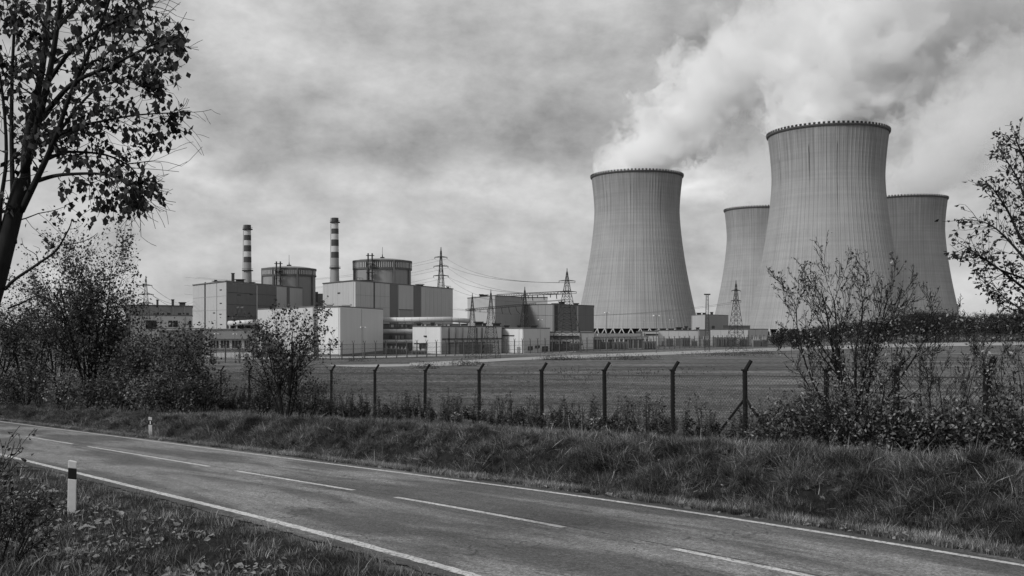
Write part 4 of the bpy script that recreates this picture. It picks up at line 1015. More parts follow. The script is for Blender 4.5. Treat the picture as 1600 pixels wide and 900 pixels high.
# ------------------------------------------------------------------ hedge of small trees on the left (far side of the road)
def at(px, Y): return XY(px, Y)
def Yt(px, t): return t / (.781 * (px - 800) / F + .625)      # distance at which an image column meets the line t metres across
gT = G(maxlv=3, kids=1.25, kd=.8, wob=.11, trop=.06, ang=(24, 48), ratio=(.42, .62), nseg=7, start=1)
gB = G(maxlv=2, kids=1.3, kd=.8, wob=.16, trop=.05, ang=(25, 60), ratio=(.4, .65), nseg=6, start=0, leaflv=1)
hedge = 'small trees and shrubs of the left roadside hedge'
for px, t_, H, st_, n, lab, sd_, fl in [(140, 19.5, 9.3, 8, 6500, 'tallest leafy tree of the left hedge with many upright stems', 11, .26), (92, 20, 7.6, 6, 4200, 'broad tree left of the tallest one in the left hedge', 12, .32),
        (40, 18.5, 6.8, 6, 4200, 'leafy tree low behind the leaning foreground trunk', 13, .38), (-15, 17.5, 7.6, 6, 3600, 'leafy tree cut by the left edge of the picture', 14, .38), (178, 21, 5.4, 6, 3000, 'lower tree right of the tallest one in the left hedge', 15, .32)]:
    Y = Yt(px, t_); x, y = at(px, Y); shrub('roadside_tree', lab, 'tree', x, y, H, st_, gT, n, .19, .16, m_leaf_m, hedge, .05 + H * .006, fl, seed=sd_, aspect=.75)
for px, t_, H, st_, n, lab, sd_, fl in [(236, 21, 4.1, 8, 2300, 'dark upright shrub under the far left pylon', 16, .30), (284, 20.5, 4.1, 10, 3300, 'rounded leafy shrub in front of the workshop', 17, .34), (322, 21.5, 2.0, 7, 900, 'low ragged shrub at the right end of the left hedge', 18, .5), (212, 20, 3.5, 8, 2200, 'dark shrub between the tall hedge trees and the far marker post', 19, .4)]:
    Y = Yt(px, t_); x, y = at(px, Y); shrub('roadside_shrub', lab, 'shrub', x, y, H, st_, gB, n, .16, .14, m_leaf_m, hedge, .035, fl, seed=sd_, aspect=.75)
for i, (px, t_, H, lab) in enumerate([(-15, 16.6, 2.6, 'low bush at the picture edge under the leaning trunk'), (22, 17, 2.5, 'low leafy bush below the leaning trunk'), (62, 17.5, 2.7, 'pale-flecked bush left of the dark stems'), (102, 18, 2.3, 'bush at the foot of the broad hedge tree'),
        (150, 18.3, 2.0, 'bush at the foot of the tallest hedge tree'), (192, 18.6, 1.9, 'leafy bush before the lower hedge tree'), (228, 19, 1.8, 'bush with pale leaves above the far marker post'), (262, 19.4, 1.7, 'bush below the left side of the rounded shrub'), (300, 20, 1.6, 'bush below the right side of the rounded shrub')]):
    Y = Yt(px, t_); x, y = at(px, Y); shrub('hedge_bush', lab, 'bush', x, y, H, 8, gB, 1300, .15, .15, m_leaf_l if i % 3 == 0 else m_leaf_m, 'low bushes along the left hedge', .02, .65, seed=30 + i, aspect=.75)
# small tree in the middle
gM = G(maxlv=3, kids=1.3, kd=.8, wob=.13, trop=.04, ang=(28, 55), ratio=(.40, .60), nseg=7, start=1)
x, y = at(445, 44); shrub('small_tree', 'small leafy tree standing alone before the pale storage blocks', 'tree', x, y, 4.35, 6, gM, 2600, .135, .07, m_leaf_m, None, .055, .42, aspect=.75, seed=21, lean=(.0, 0))
x, y = at(412, 45); shrub('verge_bush', 'low dark bush at the left foot of the small middle tree', 'bush', x, y, 1.9, 8, gB, 1300, .10, .10, m_leaf_m, None, .02, .5, seed=22)
x, y = at(478, 44.5); shrub('verge_bush', 'low wide bush at the right foot of the small middle tree', 'bush', x, y, 1.8, 8, gB, 1300, .10, .10, m_leaf_m, None, .02, .6, seed=23)

# tall shrub before the biggest tower, and its sparse neighbours
gH = G(maxlv=3, kids=1.25, kd=.82, wob=.15, trop=.05, ang=(20, 42), ratio=(.30, .50), nseg=8, start=2, minr=.0055, tip=.25, leaflv=3)
x, y = at(1332, 26); H_ = 4.35
tS, tipS = shrub('tall_shrub', 'tall sparse multi-stemmed shrub in front of the biggest cooling tower', 'shrub', x, y, H_, 7, gH, 2600, .075, .03, m_leaf_l, None, .06, .36, aspect=.8, seed=47, lean=(-.01, 0), lenv=(.85, 1.02))
x, y = at(1345, 25.4); shrub('tall_shrub', 'leafier lower shrub wrapped around the foot of the tall sparse one', 'shrub', x, y, 2.5, 8, gB, 1900, .08, .10, m_leaf_l, None, .025, .55, seed=42)
gN = G(maxlv=3, kids=1.0, kd=.85, wob=.10, trop=.07, ang=(22, 44), ratio=(.34, .54), nseg=7, start=2, minr=.0045, tip=.25, leaflv=3)
x, y = at(1470, 24.5); shrub('bare_shrub', 'nearly bare shrub with spreading thin stems right of the tall shrub', 'shrub', x, y, 3.2, 6, gN, 700, .075, .03, m_leaf_l, None, .03, .45, seed=43)
x, y = at(1585, 23); shrub('bare_shrub', 'sparse pale-leaved shrub at the right edge of the picture', 'shrub', x, y, 3.1, 6, gN, 1100, .085, .05, m_leaf_l, None, .025, .42, seed=44)
rb = 'leafy bushes below the right part of the fence'
for i, (px, Y, H, lab) in enumerate([(1236, 29.5, .9, 'low bush just right of the braced fence post'), (1245, 28, 1.35, 'dark bush left of the tall shrub'), (1288, 26.5, 1.4, 'leafy bush touching the left of the tall shrub'), (1382, 25, 1.2, 'pale-leaved bush between the tall shrub and the fence post'),
        (1425, 24.6, 1.1, 'bush right of the second braced fence post'), (1468, 24, 1.15, 'leafy bush at the foot of the nearly bare shrub'), (1512, 23.4, 1.25, 'dense bush second from the right edge'), (1560, 22.6, 1.35, 'dense dark bush near the right edge'), (1612, 22, 1.5, 'bush cut by the right edge of the picture')]):
    x, y = at(px, Y); shrub('verge_bush', lab, 'bush', x, y, H, 9, gB, 850, .115, .12, m_leaf_l if i % 2 else m_leaf_m, rb, .014, .75, seed=50 + i)

# ------------------------------------------------------------------ big foreground tree on the left
random.seed(77); np.random.seed(77)
m_bark_f = m_bark
def crown_edge(px, py):      # ragged outline of the foreground crown
    lim = float(np.interp(py, [-60, 0, 30, 70, 105, 140, 165, 205, 240, 265, 300, 325, 345, 360], [215, 232, 262, 286, 270, 246, 285, 290, 238, 222, 236, 222, 110, 40]))
    return px < lim + random.gauss(4, 12)
def fore_tree():
    Y0 = 12.0; bx, by = XY(-115, 12.3); bz = tz(bx, by) - .1
    t = thing('foreground_tree', 'dark leaning tree filling the left edge with hanging leaves against the sky', 'tree', (bx, by, bz))
    def cv(pl, dy=0.0, r0=.05, r1=.012, n=4):
        ps = [P(a, b, Y0 + dy * i / max(1, len(pl) - 1)) for i, (a, b) in enumerate(pl)]; out = []
        for i in range(len(ps) - 1):          # Catmull-Rom between the given points
            p0, p1, p2, p3 = ps[max(i - 1, 0)], ps[i], ps[i + 1], ps[min(i + 2, len(ps) - 1)]
            for k in range(n):
                u = k / n; out.append(.5 * ((2 * p1) + (p2 - p0) * u + (2 * p0 - 5 * p1 + 4 * p2 - p3) * u * u + (3 * p1 - p0 - 3 * p2 + p3) * u ** 3))
        out.append(ps[-1]); m_ = len(out); return out, [r0 + (r1 - r0) * i / (m_ - 1) for i in range(m_)]
    mb = MB(); pts, rs = cv([(-125, 905), (-78, 660), (-18, 480), (8, 385), (25, 320), (36, 280)], 0, .135, .09, 5); mb.tube(pts, rs, 10); build('trunk', mb, m_bark_f, t, True)
    br = [([(40, 285), (42, 220), (62, 130), (74, 40), (80, -60)], .3, .062, .02), ([(38, 270), (60, 190), (80, 100), (92, 20), (98, -60)], -.5, .05, .018),
          ([(33, 330), (62, 270), (87, 215), (110, 147), (159, 34), (185, -50)], -.8, .042, .012), ([(60, 190), (85, 160), (117, 128), (170, 104), (234, 72), (262, 58)], -1.2, .038, .007),
          ([(62, 228), (90, 212), (113, 200), (151, 191), (211, 180), (275, 176)], .9, .032, .006), ([(60, 282), (84, 275), (110, 272), (159, 272), (195, 285), (218, 305)], -.6, .028, .006),
          ([(75, 248), (95, 240), (113, 237), (165, 242), (205, 262), (222, 290)], .6, .024, .006), ([(22, 380), (20, 300), (18, 200), (20, 90), (28, -40)], .7, .036, .014),
          ([(12, 420), (-15, 330), (-20, 220), (-12, 100), (0, -40)], .4, .036, .014), ([(-5, 470), (0, 330), (10, 240), (0, 120), (-30, 0)], -.4, .03, .011),
          ([(74, 130), (110, 80), (150, 50), (200, 25), (232, 12)], -1.0, .028, .006), ([(78, 60), (110, 20), (150, -20)], .5, .03, .01),
          ([(115, 140), (140, 100), (160, 90), (190, 60), (205, 30)], .8, .02, .006), ([(90, 210), (120, 170), (150, 140), (190, 125), (225, 118)], .5, .02, .006)]
    segs = []; tips = []; g = G(nseg=4, maxlv=2, kids=1.0, kd=.55, wob=.22, trop=-.01, ang=(30, 65), ratio=(.5, .75), rr=.6, leaflv=0, minr=.003, tip=.3)
    for pl, dy, r0, r1 in br:
        pts, rs = cv(pl, dy, r0, r1); mb = MB(); mb.tube(pts, rs, 7); build('branch', mb, m_bark_f, t, True)
        n = len(pts)
        for i in range(2, n):
            q = pts[i]; d = (pts[i] - pts[i - 1]).normalized(); k = 2 if (i / n) > .6 else (1 if random.random() < .7 else 0)
            if i == n - 1: grow(segs, tips, q, d, .45, r1, 1, g)
            for _ in range(k):
                ax = Vector((random.uniform(-.5, .5), 1, random.uniform(-.5, .5))).normalized(); c = d.copy(); c.rotate(Matrix.Rotation(R(random.choice((-1, 1)) * random.uniform(25, 70)), 3, ax))
                c.y += random.uniform(-.45, .45); c.normalize(); grow(segs, tips, q, c, random.uniform(.3, .75) * (1.0 if i / n < .8 else .7), max(.005, rs[i] * .3), 1, g)
    # the two bare branches low down
    bare = []
    for pl, dy, r0, r1 in [([(8, 452), (23, 437), (60, 412), (87, 392), (102, 368), (110, 352), (112, 342)], -.6, .022, .004), ([(96, 383), (118, 380), (138, 374), (153, 364)], -.7, .007, .003),
                           ([(12, 482), (35, 473), (52, 464), (70, 459)], .4, .014, .004), ([(108, 358), (118, 357), (127, 352)], -.6, .004, .002), ([(60, 412), (56, 398), (38, 386), (34, 372)], -.5, .006, .002), ([(56, 398), (62, 389), (52, 384)], -.5, .003, .002), ([(74, 402), (76, 388), (74, 373)], -.5, .004, .002)]:
        pts, rs = cv(pl, dy, r0, r1); mb = MB(); mb.tube(pts, rs, 5); build('bare_branch', mb, m_bark_f, t, True)
    tips2 = [(P(a, b, 11.6), Vector((0, 0, -1)), 1, .1) for a, b in [(152, 366), (80, 398), (68, 420), (40, 470), (60, 462), (76, 380)]]
    limbs('twigs', segs, (0, 1, 2), m_bark2, t)
    # small-leaved hanging clusters
    T = [tp for tp in tips if (tp[0].z / tp[0].y * F) > 510 - 350 and (tp[0].x / tp[0].y * F + 800) < 300 and random.random() < .9 and crown_edge(tp[0].x / tp[0].y * F + 800, 510 - tp[0].z / tp[0].y * F)]
    segs = [sg for sg in segs if crown_edge(sg[0][-1].x / sg[0][-1].y * F + 822, 510 - sg[0][-1].z / sg[0][-1].y * F)]
    cl = [(tp[0] + Vector((random.gauss(0, .03), random.gauss(0, .03), -.03 - .04 * k)), Vector((random.gauss(0, .3), random.gauss(0, .3), -1)), 2, .1) for tp in T for k in range(1)]
    pre = [tp for tp in cl]; random.shuffle(pre)
    print('FORE', len(pre), len(segs)); fo = foliage('foliage', pre[40:] + tips2, 3500, .09, .04, m_leaf_d, t, tuple(BASE[t]), .9, .78, out=.9)
    # the leaves that show largest, one by one
    protos = []
    for k in range(3):
        s_ = .095; mb = MB(); w = (.30, .26, .34)[k] * s_; c_ = (.02, .03, .015)[k] 
        mb.add([(0, 0, 0), (w, c_, -.35 * s_), (w * .75, c_, -.72 * s_), (0, 0, -s_), (-w * .75, c_, -.72 * s_), (-w, c_, -.35 * s_), (0, -.004, -.5 * s_)],
               [(0, 1, 6), (1, 2, 6), (2, 3, 6), (3, 4, 6), (4, 5, 6), (5, 0, 6)]); me = bpy.data.meshes.new('leaf'); me.from_pydata(mb.v, [], mb.f); me.materials.append(m_leaf_d); protos.append(me)
    cand = sorted([tp for tp in T if tp[0].x / tp[0].y * F + 800 > 0 and tp[0].z / tp[0].y * F < 515], key=lambda q: q[0].y)[::1]; random.shuffle(cand); cand = cand[:100]
    for tp in cand:
        for _ in range(3):
            o = bpy.data.objects.new('leaf', random.choice(protos)); COL.objects.link(o); o.parent = t
            o.location = tp[0] - BASE[t] + Vector((random.gauss(0, .045), random.gauss(0, .03), random.gauss(-.03, .04))); o.rotation_euler = (random.gauss(0, .5), random.gauss(0, .6), random.uniform(0, 6.28)); k = random.uniform(.8, 1.15); o.scale = (k, k, k)
fore_tree()

def edge_tree():
    Y0 = 15.0; bx, by = XY(1690, 15); bz = tz(bx, by) - .1
    t = thing('edge_tree', 'tree reaching in from the right edge with small leaves against the sky', 'tree', (bx, by, bz))
    def cv(pl, dy, r0, r1, n=4):
        ps = [P(a, b, Y0 + dy * i / (len(pl) - 1)) for i, (a, b) in enumerate(pl)]; out = []
        for i in range(len(ps) - 1):
            p0, p1, p2, p3 = ps[max(i - 1, 0)], ps[i], ps[i + 1], ps[min(i + 2, len(ps) - 1)]
            for k in range(n):
                u = k / n; out.append(.5 * ((2 * p1) + (p2 - p0) * u + (2 * p0 - 5 * p1 + 4 * p2 - p3) * u * u + (3 * p1 - p0 - 3 * p2 + p3) * u ** 3))
        out.append(ps[-1]); m_ = len(out); return out, [r0 + (r1 - r0) * i / (m_ - 1) for i in range(m_)]
    mb = MB(); pts, rs = cv([(1690, 850), (1670, 700), (1655, 560), (1650, 400), (1640, 250), (1620, 120)], 0, .12, .03); mb.tube(pts, rs, 8); build('trunk', mb, m_bark, t, True)
    segs = []; tips = []; g = G(nseg=4, maxlv=2, kids=.7, kd=.7, wob=.16, trop=.03, ang=(25, 55), ratio=(.45, .7), rr=.6, leaflv=0, minr=.003, tip=.3)
    for pl, dy, r0, r1 in [([(1655, 520), (1615, 465), (1580, 435), (1540, 405), (1503, 382)], -.6, .03, .004), ([(1652, 480), (1605, 410), (1570, 370), (1545, 350), (1516, 343)], .5, .03, .004),
                           ([(1650, 440), (1600, 380), (1575, 330), (1555, 300), (1548, 290)], -.3, .028, .004), ([(1650, 400), (1610, 330), (1590, 280), (1572, 250), (1566, 245)], .3, .026, .004),
                           ([(1648, 360), (1615, 300), (1600, 250), (1590, 225), (1586, 215)], -.5, .022, .004), ([(1655, 540), (1610, 500), (1590, 480), (1566, 462), (1550, 440)], .6, .022, .004),
                           ([(1650, 520), (1630, 440), (1610, 360), (1600, 330)], .8, .022, .005), ([(1655, 470), (1610, 440), (1560, 420), (1530, 400), (1512, 400)], -.9, .018, .004)]:
        pts, rs = cv(pl, dy, r0, r1); mb = MB(); mb.tube(pts, rs, 6); build('branch', mb, m_bark, t, True); n = len(pts)
        for i in range(3, n):
            d = (pts[i] - pts[i - 1]).normalized()
            for _ in range(2 if i < n * .8 else 1):
                ax = Vector((random.uniform(-.5, .5), 1, random.uniform(-.5, .5))).normalized(); c = d.copy(); c.rotate(Matrix.Rotation(R(random.choice((-1, 1)) * random.uniform(20, 50)), 3, ax)); c.y += random.uniform(-.4, .4); c.normalize()
                grow(segs, tips, pts[i], c, random.uniform(.18, .42), .006, 1, g)
    limbs('twigs', segs, (1, 2), m_bark2, t); random.shuffle(tips)
    foliage('foliage', tips[:int(len(tips) * .85)], 1350, .075, .03, m_leaf_d, t, tuple(BASE[t]), .6, .6, out=.8)
edge_tree()
# small-leaved sapling at the lower left, close to the lens
gF = G(maxlv=2, kids=1.3, wob=.2, trop=.03, ang=(25, 60), ratio=(.45, .7), nseg=5, start=1, leaflv=1)
for px, Y, H, lab, sd_ in [(-16, 13.2, .85, 'small dark sapling at the left edge over the near road line', 61), (-62, 12.6, 1.2, 'low leafy sapling at the very left edge', 62), (10, 12.9, .6, 'low dark bush in the grass at the left edge', 63)]:
    x, y = at(px, Y); shrub('verge_sapling', lab, 'sapling', x, y, H, 6, gF, 260, .075, .05, m_leaf_d, None, .014, .55, seed=sd_, down=.4)

# ------------------------------------------------------------------ distant wood at the right
random.seed(5); np.random.seed(5)
def far_tree(kind, k):
    t = bpy.data.objects.new('pine_tree' if kind == 'pine' else 'broadleaf_tree', None); COL.objects.link(t); BASE[t] = Vector((0, 0, 0)); t.empty_display_size = .2
    H = 10.0; mb = MB(); mb.tube([(0, 0, -.5), (.1, 0, H * .5), (0, .1, H * .93)], [.22, .14, .04], 6)
    nb = 16
    ends = []
    for i in range(nb):
        z = H * (.25 + .68 * i / nb); a = i * 2.4; ln = (2.6 if kind == 'pine' else 3.2) * (math.sin(math.pi * min(1, (1.12 - i / nb))) * .6 + .4) * random.uniform(.7, 1.15)
        e = Vector((math.cos(a) * ln, math.sin(a) * ln, z + ln * (.15 if kind == 'pine' else .5))); mb.tube([(0, 0, z), e], [.07, .02], 4, False); ends += [(Vector((0, 0, z)).lerp(e, f), (e - Vector((0, 0, z))).normalized(), 2, 1) for f in (.5, .75, 1.0)]
    build('trunk', mb, m_bark2, t, local=True)
    ends.append((Vector((0, 0, H * .95)), Vector((0, 0, 1)), 2, 1))
    f = foliage('crown', ends, 2400, .42, .55, m_pine, t, None, .1, .6, kind=None); return t
trees = [far_tree('pine', 0), far_tree('broad', 1), far_tree('pine', 2), far_tree('broad', 3)]
def topline(px):
    return float(np.interp(px, [1215, 1235, 1260, 1300, 1350, 1400, 1440, 1475, 1500, 1530, 1560, 1580, 1610, 1660, 1800], [527, 519, 514, 509, 503, 495, 489, 490, 499, 494, 489, 491, 484, 485, 484]))
used = [False] * 4; n_t = 0
spots = sorted([(1212 + i * 8.2 + random.uniform(-3, 3), random.uniform(372, 430)) for i in range(51)], key=lambda q: q[1])
for i, (px, Y) in enumerate(spots):
    k = random.randrange(4) if i >= 4 else i; x, y = XY(px, Y); top = (510 - topline(px) + random.uniform(-4.5, 2.5)) / F * Y; H = max(2.2, top + 6.1) / 10.0
    o = trees[k] if not used[k] else copy_tree(trees[k]); used[k] = True
    o.location = (x, y, -6.05); o.scale = (max(H, .6) * random.uniform(.85, 1.15), max(H, .6), H); o.rotation_euler.z = random.uniform(0, 6.28)
    row = ('near' if Y < 392 else 'middle' if Y < 411 else 'rear') + (' taller' if H > 1.22 else ' lower')
    where = [w for lim, w in ((1245, 'at its left end'), (1285, 'left of the tall shrub'), (1325, 'behind the left stems of the tall shrub'), (1370, 'behind the right stems of the tall shrub'), (1415, 'just right of the tall shrub'), (1455, 'left of the bare shrub'),
             (1490, 'behind the bare shrub'), (1515, 'below the right foot of the rear tower'), (1545, 'under the open sky gap'), (1575, 'below the edge tree leaves'), (9999, 'at the right picture edge')) if px < lim][0]
    tag(o, row + (' pine' if k % 2 == 0 else ' broadleaf tree') + ' of the distant wood ' + where, 'tree', 'trees of the distant wood')
# undergrowth of the wood
ex = [(Vector((*XY(1205 + random.random() * 560, random.uniform(366, 380)), -6 + random.random() ** 1.5 * 3.2)), Vector((0, 0, 1)), 2, 1) for _ in range(2600)]
o = foliage('undergrowth', ex, 4, .5, .5, m_pine, None, None, 0, .7); tag(o, 'dark undergrowth along the foot of the distant wood', 'undergrowth')
# the dark hedge at the tower legs, in front of the plant fence end
for i, (px, Y, H, lab) in enumerate([(1218, 262, 4.2, 'dark bush before the legs of the big cooling tower'), (1240, 258, 4.6, 'dark round bush left of the distant wood'), (1268, 256, 4.4, 'dark wide bush where the wood begins')]):
    x, y = at(px, Y); shrub('yard_bush', lab, 'bush', x, y, H, 9, gB, 1500, .40, .30, m_pine, 'dark bushes at the fence end', .06, .65, seed=90 + i, z=-6.1)

# ------------------------------------------------------------------ grass, weeds and fallen leaves
random.seed(9); np.random.seed(9)
LIB = {}
def template(name, verts, faces, m):
    me = bpy.data.meshes.new(name); me.from_pydata([tuple(v) for v in verts], [], [tuple(f) for f in faces]); me.materials.append(m); me.update(); return bpy.data.objects.new(name, me)
def tuft(nb, h, w, spread, lean, m, seed, curl=.5):
    rs = random.Random(seed); V = []; Fc = []
    for b in range(nb):
        a = rs.uniform(0, 6.283); rr = spread * math.sqrt(rs.random()); px, py = rr * math.cos(a), rr * math.sin(a); a2 = a + rs.gauss(0, .9); ln = lean * rs.uniform(.3, 1.3); hh = h * rs.uniform(.45, 1.15)
        dx, dy = math.cos(a2), math.sin(a2); sx, sy = -dy, dx; ww = w * rs.uniform(.7, 1.2); o = len(V)
        def pp(u): q = ln * hh * (u ** 1.7); return px + dx * q, py + dy * q, hh * (u - curl * u * u * ln * .5) - .02
        for u, k in ((0, 1), (.4, .9), (.75, .55)):
            x, y, z = pp(u); V += [(x + sx * ww * k / 2, y + sy * ww * k / 2, z), (x - sx * ww * k / 2, y - sy * ww * k / 2, z)]
        V.append(pp(1.0)); Fc += [(o, o + 1, o + 3, o + 2), (o + 2, o + 3, o + 5, o + 4), (o + 4, o + 5, o + 6)]
    return template('grass_tuft_template', V, Fc, m)
def weed(h, seed, m, nl=34, ls=.10, stems=5):
    rs = random.Random(seed); mb = MB(); P0 = []; D = []
    for s_ in range(stems):
        a = rs.uniform(0, 6.283); l = rs.uniform(.1, .5); H = h * rs.uniform(.6, 1.1); e = Vector((math.cos(a) * l * H * .6, math.sin(a) * l * H * .6, H)); mb.tube([(math.cos(a) * .05, math.sin(a) * .05, -.05), e * .5 + Vector((0, 0, .03)), e], [.006, .005, .003], 3, False)
        for k in range(nl):
            f = rs.uniform(.12, 1.0); p = e * f; P0.append((p.x + rs.gauss(0, .03), p.y + rs.gauss(0, .03), p.z)); D.append((rs.gauss(0, 1), rs.gauss(0, 1), rs.gauss(.25, .5)))
    V, Fc = leaf_arrays(np.array(P0), np.array(D), np.array([ls * rs.uniform(.5, 1.3) for _ in P0])); n0 = len(mb.v)
    return template('weed_template', list(mb.v) + [tuple(v) for v in V], list(mb.f) + [tuple(int(i) + n0 for i in f) for f in Fc], m)
def leaf_t(s, seed, m):
    rs = random.Random(seed); return template('leaf_template', [(0, -s * .5, 0), (s * .32, -s * .1, s * rs.uniform(.05, .2)), (s * .2, s * .3, s * .1), (0, s * .5, 0), (-s * .22, s * .28, s * rs.uniform(0, .15)), (-s * .33, -s * .1, s * .1), (0, 0, -s * .05)],
                                               [(0, 1, 6), (1, 2, 6), (2, 3, 6), (3, 4, 6), (4, 5, 6), (5, 0, 6)], m)
def gn_scatter(name, label, cat, pts, scl, temps, tilt=0.0, normal=None):
    n = len(pts); me = bpy.data.meshes.new(name); me.vertices.add(n); me.vertices.foreach_set('co', np.asarray(pts, dtype=np.float32).ravel())
    rot = np.zeros((n, 3), dtype=np.float32); rot[:, 2] = np.random.uniform(0, 6.283, n); rot[:, 0] = np.random.normal(0, tilt, n); rot[:, 1] = np.random.normal(0, tilt, n)
    a = me.attributes.new('rot', 'FLOAT_VECTOR', 'POINT'); a.data.foreach_set('vector', rot.ravel())
    a = me.attributes.new('scl', 'FLOAT', 'POINT'); a.data.foreach_set('value', np.asarray(scl, dtype=np.float32))
    a = me.attributes.new('pick', 'INT', 'POINT'); a.data.foreach_set('value', np.random.randint(0, len(temps), n).astype(np.int32)); me.update()
    c = bpy.data.collections.new(name + '_templates')
    for t_ in temps: c.objects.link(t_)
    o = bpy.data.objects.new(name, me); COL.objects.link(o); tag(o, label, cat, kind='stuff')
    ng = bpy.data.node_groups.new(name + '_nodes', 'GeometryNodeTree'); ng.interface.new_socket('Geometry', in_out='INPUT', socket_type='NodeSocketGeometry'); ng.interface.new_socket('Geometry', in_out='OUTPUT', socket_type='NodeSocketGeometry')
    N = ng.nodes; L = ng.links; gi = N.new('NodeGroupInput'); go = N.new('NodeGroupOutput'); ip = N.new('GeometryNodeInstanceOnPoints'); ci = N.new('GeometryNodeCollectionInfo')
    ci.inputs['Collection'].default_value = c; ci.inputs['Separate Children'].default_value = True; ci.inputs['Reset Children'].default_value = True
    def at_(nm, ty):
        q = N.new('GeometryNodeInputNamedAttribute'); q.data_type = ty; q.inputs['Name'].default_value = nm; return [s_ for s_ in q.outputs if s_.enabled and s_.name == 'Attribute'][0]
    L.new(gi.outputs[0], ip.inputs['Points']); L.new(ci.outputs[0], ip.inputs['Instance']); ip.inputs['Pick Instance'].default_value = True
    L.new(at_('pick', 'INT'), ip.inputs['Instance Index']); L.new(at_('rot', 'FLOAT_VECTOR'), ip.inputs['Rotation']); L.new(at_('scl', 'FLOAT'), ip.inputs['Scale']); L.new(ip.outputs[0], go.inputs[0])
    md = o.modifiers.new('scatter', 'NODES'); md.node_group = ng; return o
def region(n, s0, s1, t0, t1, pw=1.0, clump=0.0, curved=True):
    """points over the strip; pw > 1 packs them towards small s (near the lens)"""
    s = s0 + (s1 - s0) * np.random.random(n) ** pw; t = np.random.uniform(t0, t1, n)
    if curved: t = t - (.0035 + .00043 * (np.clip(t, 0, 20) - 7.38)) * curve_q(s)
    x, y = xy(s, t)
    if clump:
        k = lump(x * .8 + 3, y * .8) + np.random.normal(0, .5, n) > -clump; x, y = x[k], y[k]
    z = terrain(x, y); vis = (y > 6) & (np.abs(x / np.maximum(y, .1)) < .60); x, y, z = x[vis], y[vis], z[vis]
    return np.stack([x, y, z], 1)
shortg = [tuft(26, .085, .0075, .10, .7, m_grass, 100 + i) for i in range(4)]
dryg = [tuft(22, .16, .007, .10, .7, m_grass_dry, 120 + i) for i in range(3)]
longg = [tuft(34, .40, .010, .11, 1.1, m_grass, 140 + i, .8) for i in range(4)] + [tuft(30, .44, .010, .11, 1.15, m_grass_dry, 150, .8)]
strand = [tuft(9, .46, .009, .14, 1.2, m_strand, 180 + i, .7) for i in range(3)]
midg = [tuft(26, .24, .009, .12, .8, m_grass, 160 + i) for i in range(3)] + [tuft(24, .26, .008, .12, .8, m_grass_dry, 170 + i) for i in range(3)]
def U(n, a, b): return np.random.uniform(a, b, n)
p = region(30000, 3, 75, -6, 6.95, 1.7); gn_scatter('verge_grass', 'short damp grass of the near left verge', 'grass', p, U(len(p), .6, 1.4), shortg + dryg[:1], .15)
p = region(700, 3, 30, -3, 6.3, 1.4); gn_scatter('verge_straws', 'pale bent straws in the near verge', 'grass', p, U(len(p), .3, .7), strand, .4)
p = region(5200, 3, 60, -6, 6.3, 1.6, .1); gn_scatter('verge_tufts', 'taller grass tufts of the near verge', 'grass', p, U(len(p), .35, .85), midg, .15)
p = region(19000, -6, 90, 14.08, 15.6, 1.5); gn_scatter('roadside_grass', 'short dry grass strip along the far road edge', 'grass', p, U(len(p), .6, 1.25), dryg + shortg[:2], .12)
p = region(30000, -6, 95, 15.0, 17.6, 1.5); gn_scatter('bank_grass', 'long drooping grass on the roadside bank', 'grass', p, U(len(p), .35, .95) * (.85 + .4 * np.clip(lump(p[:, 0] * .55, p[:, 1] * .5), -1, 1.2)), longg, .35)
p = region(3000, -6, 60, 15.2, 20, 1.5); gn_scatter('bank_straws', 'pale bent straws hanging over the bank', 'grass', p, U(len(p), .35, .9), strand, .5)
p = region(46000, -6, 100, 17.0, 24.8, 1.5); gn_scatter('bank_top_grass', 'mid-high pale grass on top of the bank', 'grass', p, U(len(p), .4, 1.0), midg, .25)
p = region(42000, -10, 130, 24.8, 75, 1.2, curved=False); gn_scatter('field_grass', 'grass of the field behind the fence', 'grass', p, U(len(p), .6, 1.4), dryg + shortg, .15)
weeds = [weed(.75, 200 + i, m_weed) for i in range(4)] + [weed(.6, 210, m_leaf_l)]
p = region(2500, -6, 85, 22.2, 26.2, 1.2, .05, curved=False); gn_scatter('weeds', 'dark leafy weeds along the fence foot', 'weeds', p, U(len(p), .25, 1.0) ** 1.2, weeds, .12)
p = region(420, 8, 85, 23.0, 26.0, 1.1, curved=False); gn_scatter('tall_weeds', 'tall dark seed stalks standing by the fence', 'weeds', p, U(len(p), .9, 1.7), [weed(.95, 220 + i, m_leaf_d, 26, .05, 3) for i in range(3)], .08)
p = region(380, 3, 45, -5, 4.8, 1.5, .3); gn_scatter('verge_weeds', 'small leafy weeds in the near verge', 'weeds', p, U(len(p), .14, .32), weeds, .15)
lt = [leaf_t(.095, 300 + i, m_leaf_f) for i in range(4)] + [leaf_t(.12, 310, m_leaf_f)]
p1 = region(9000, 5, 40, 3.3, 6.0, 1.4, -.15); p2 = region(4200, 3, 40, -4, 5, 1.4, -.1); p3 = region(1600, -6, 60, 14.0, 14.7, 1.4); p4 = region(700, 0, 70, 15, 24, 1.4)
p = np.concatenate([p1, p2, p3, p4]); p[:, 2] += U(len(p), .01, .07); gn_scatter('fallen_leaves', 'fallen autumn leaves on both road verges', 'fallen leaves', p, .35 + 1.0 * U(len(p), 0, 1) ** 1.8, lt, .5)
s = U(160, 3, 40); t = np.where(U(160, 0, 1) < .7, U(160, 7.1, 7.9), U(160, 7.5, 14)); x, y = xy(s, t - (.0035) * curve_q(s)); p = np.stack([x, y, plane(s, t) + .012], 1); gn_scatter('road_leaves', 'scattered small leaves lying on the asphalt', 'fallen leaves', p, U(160, .3, .6), [leaf_t(.075, 320, m_leaf_d), leaf_t(.07, 321, m_leaf_f)], .1)
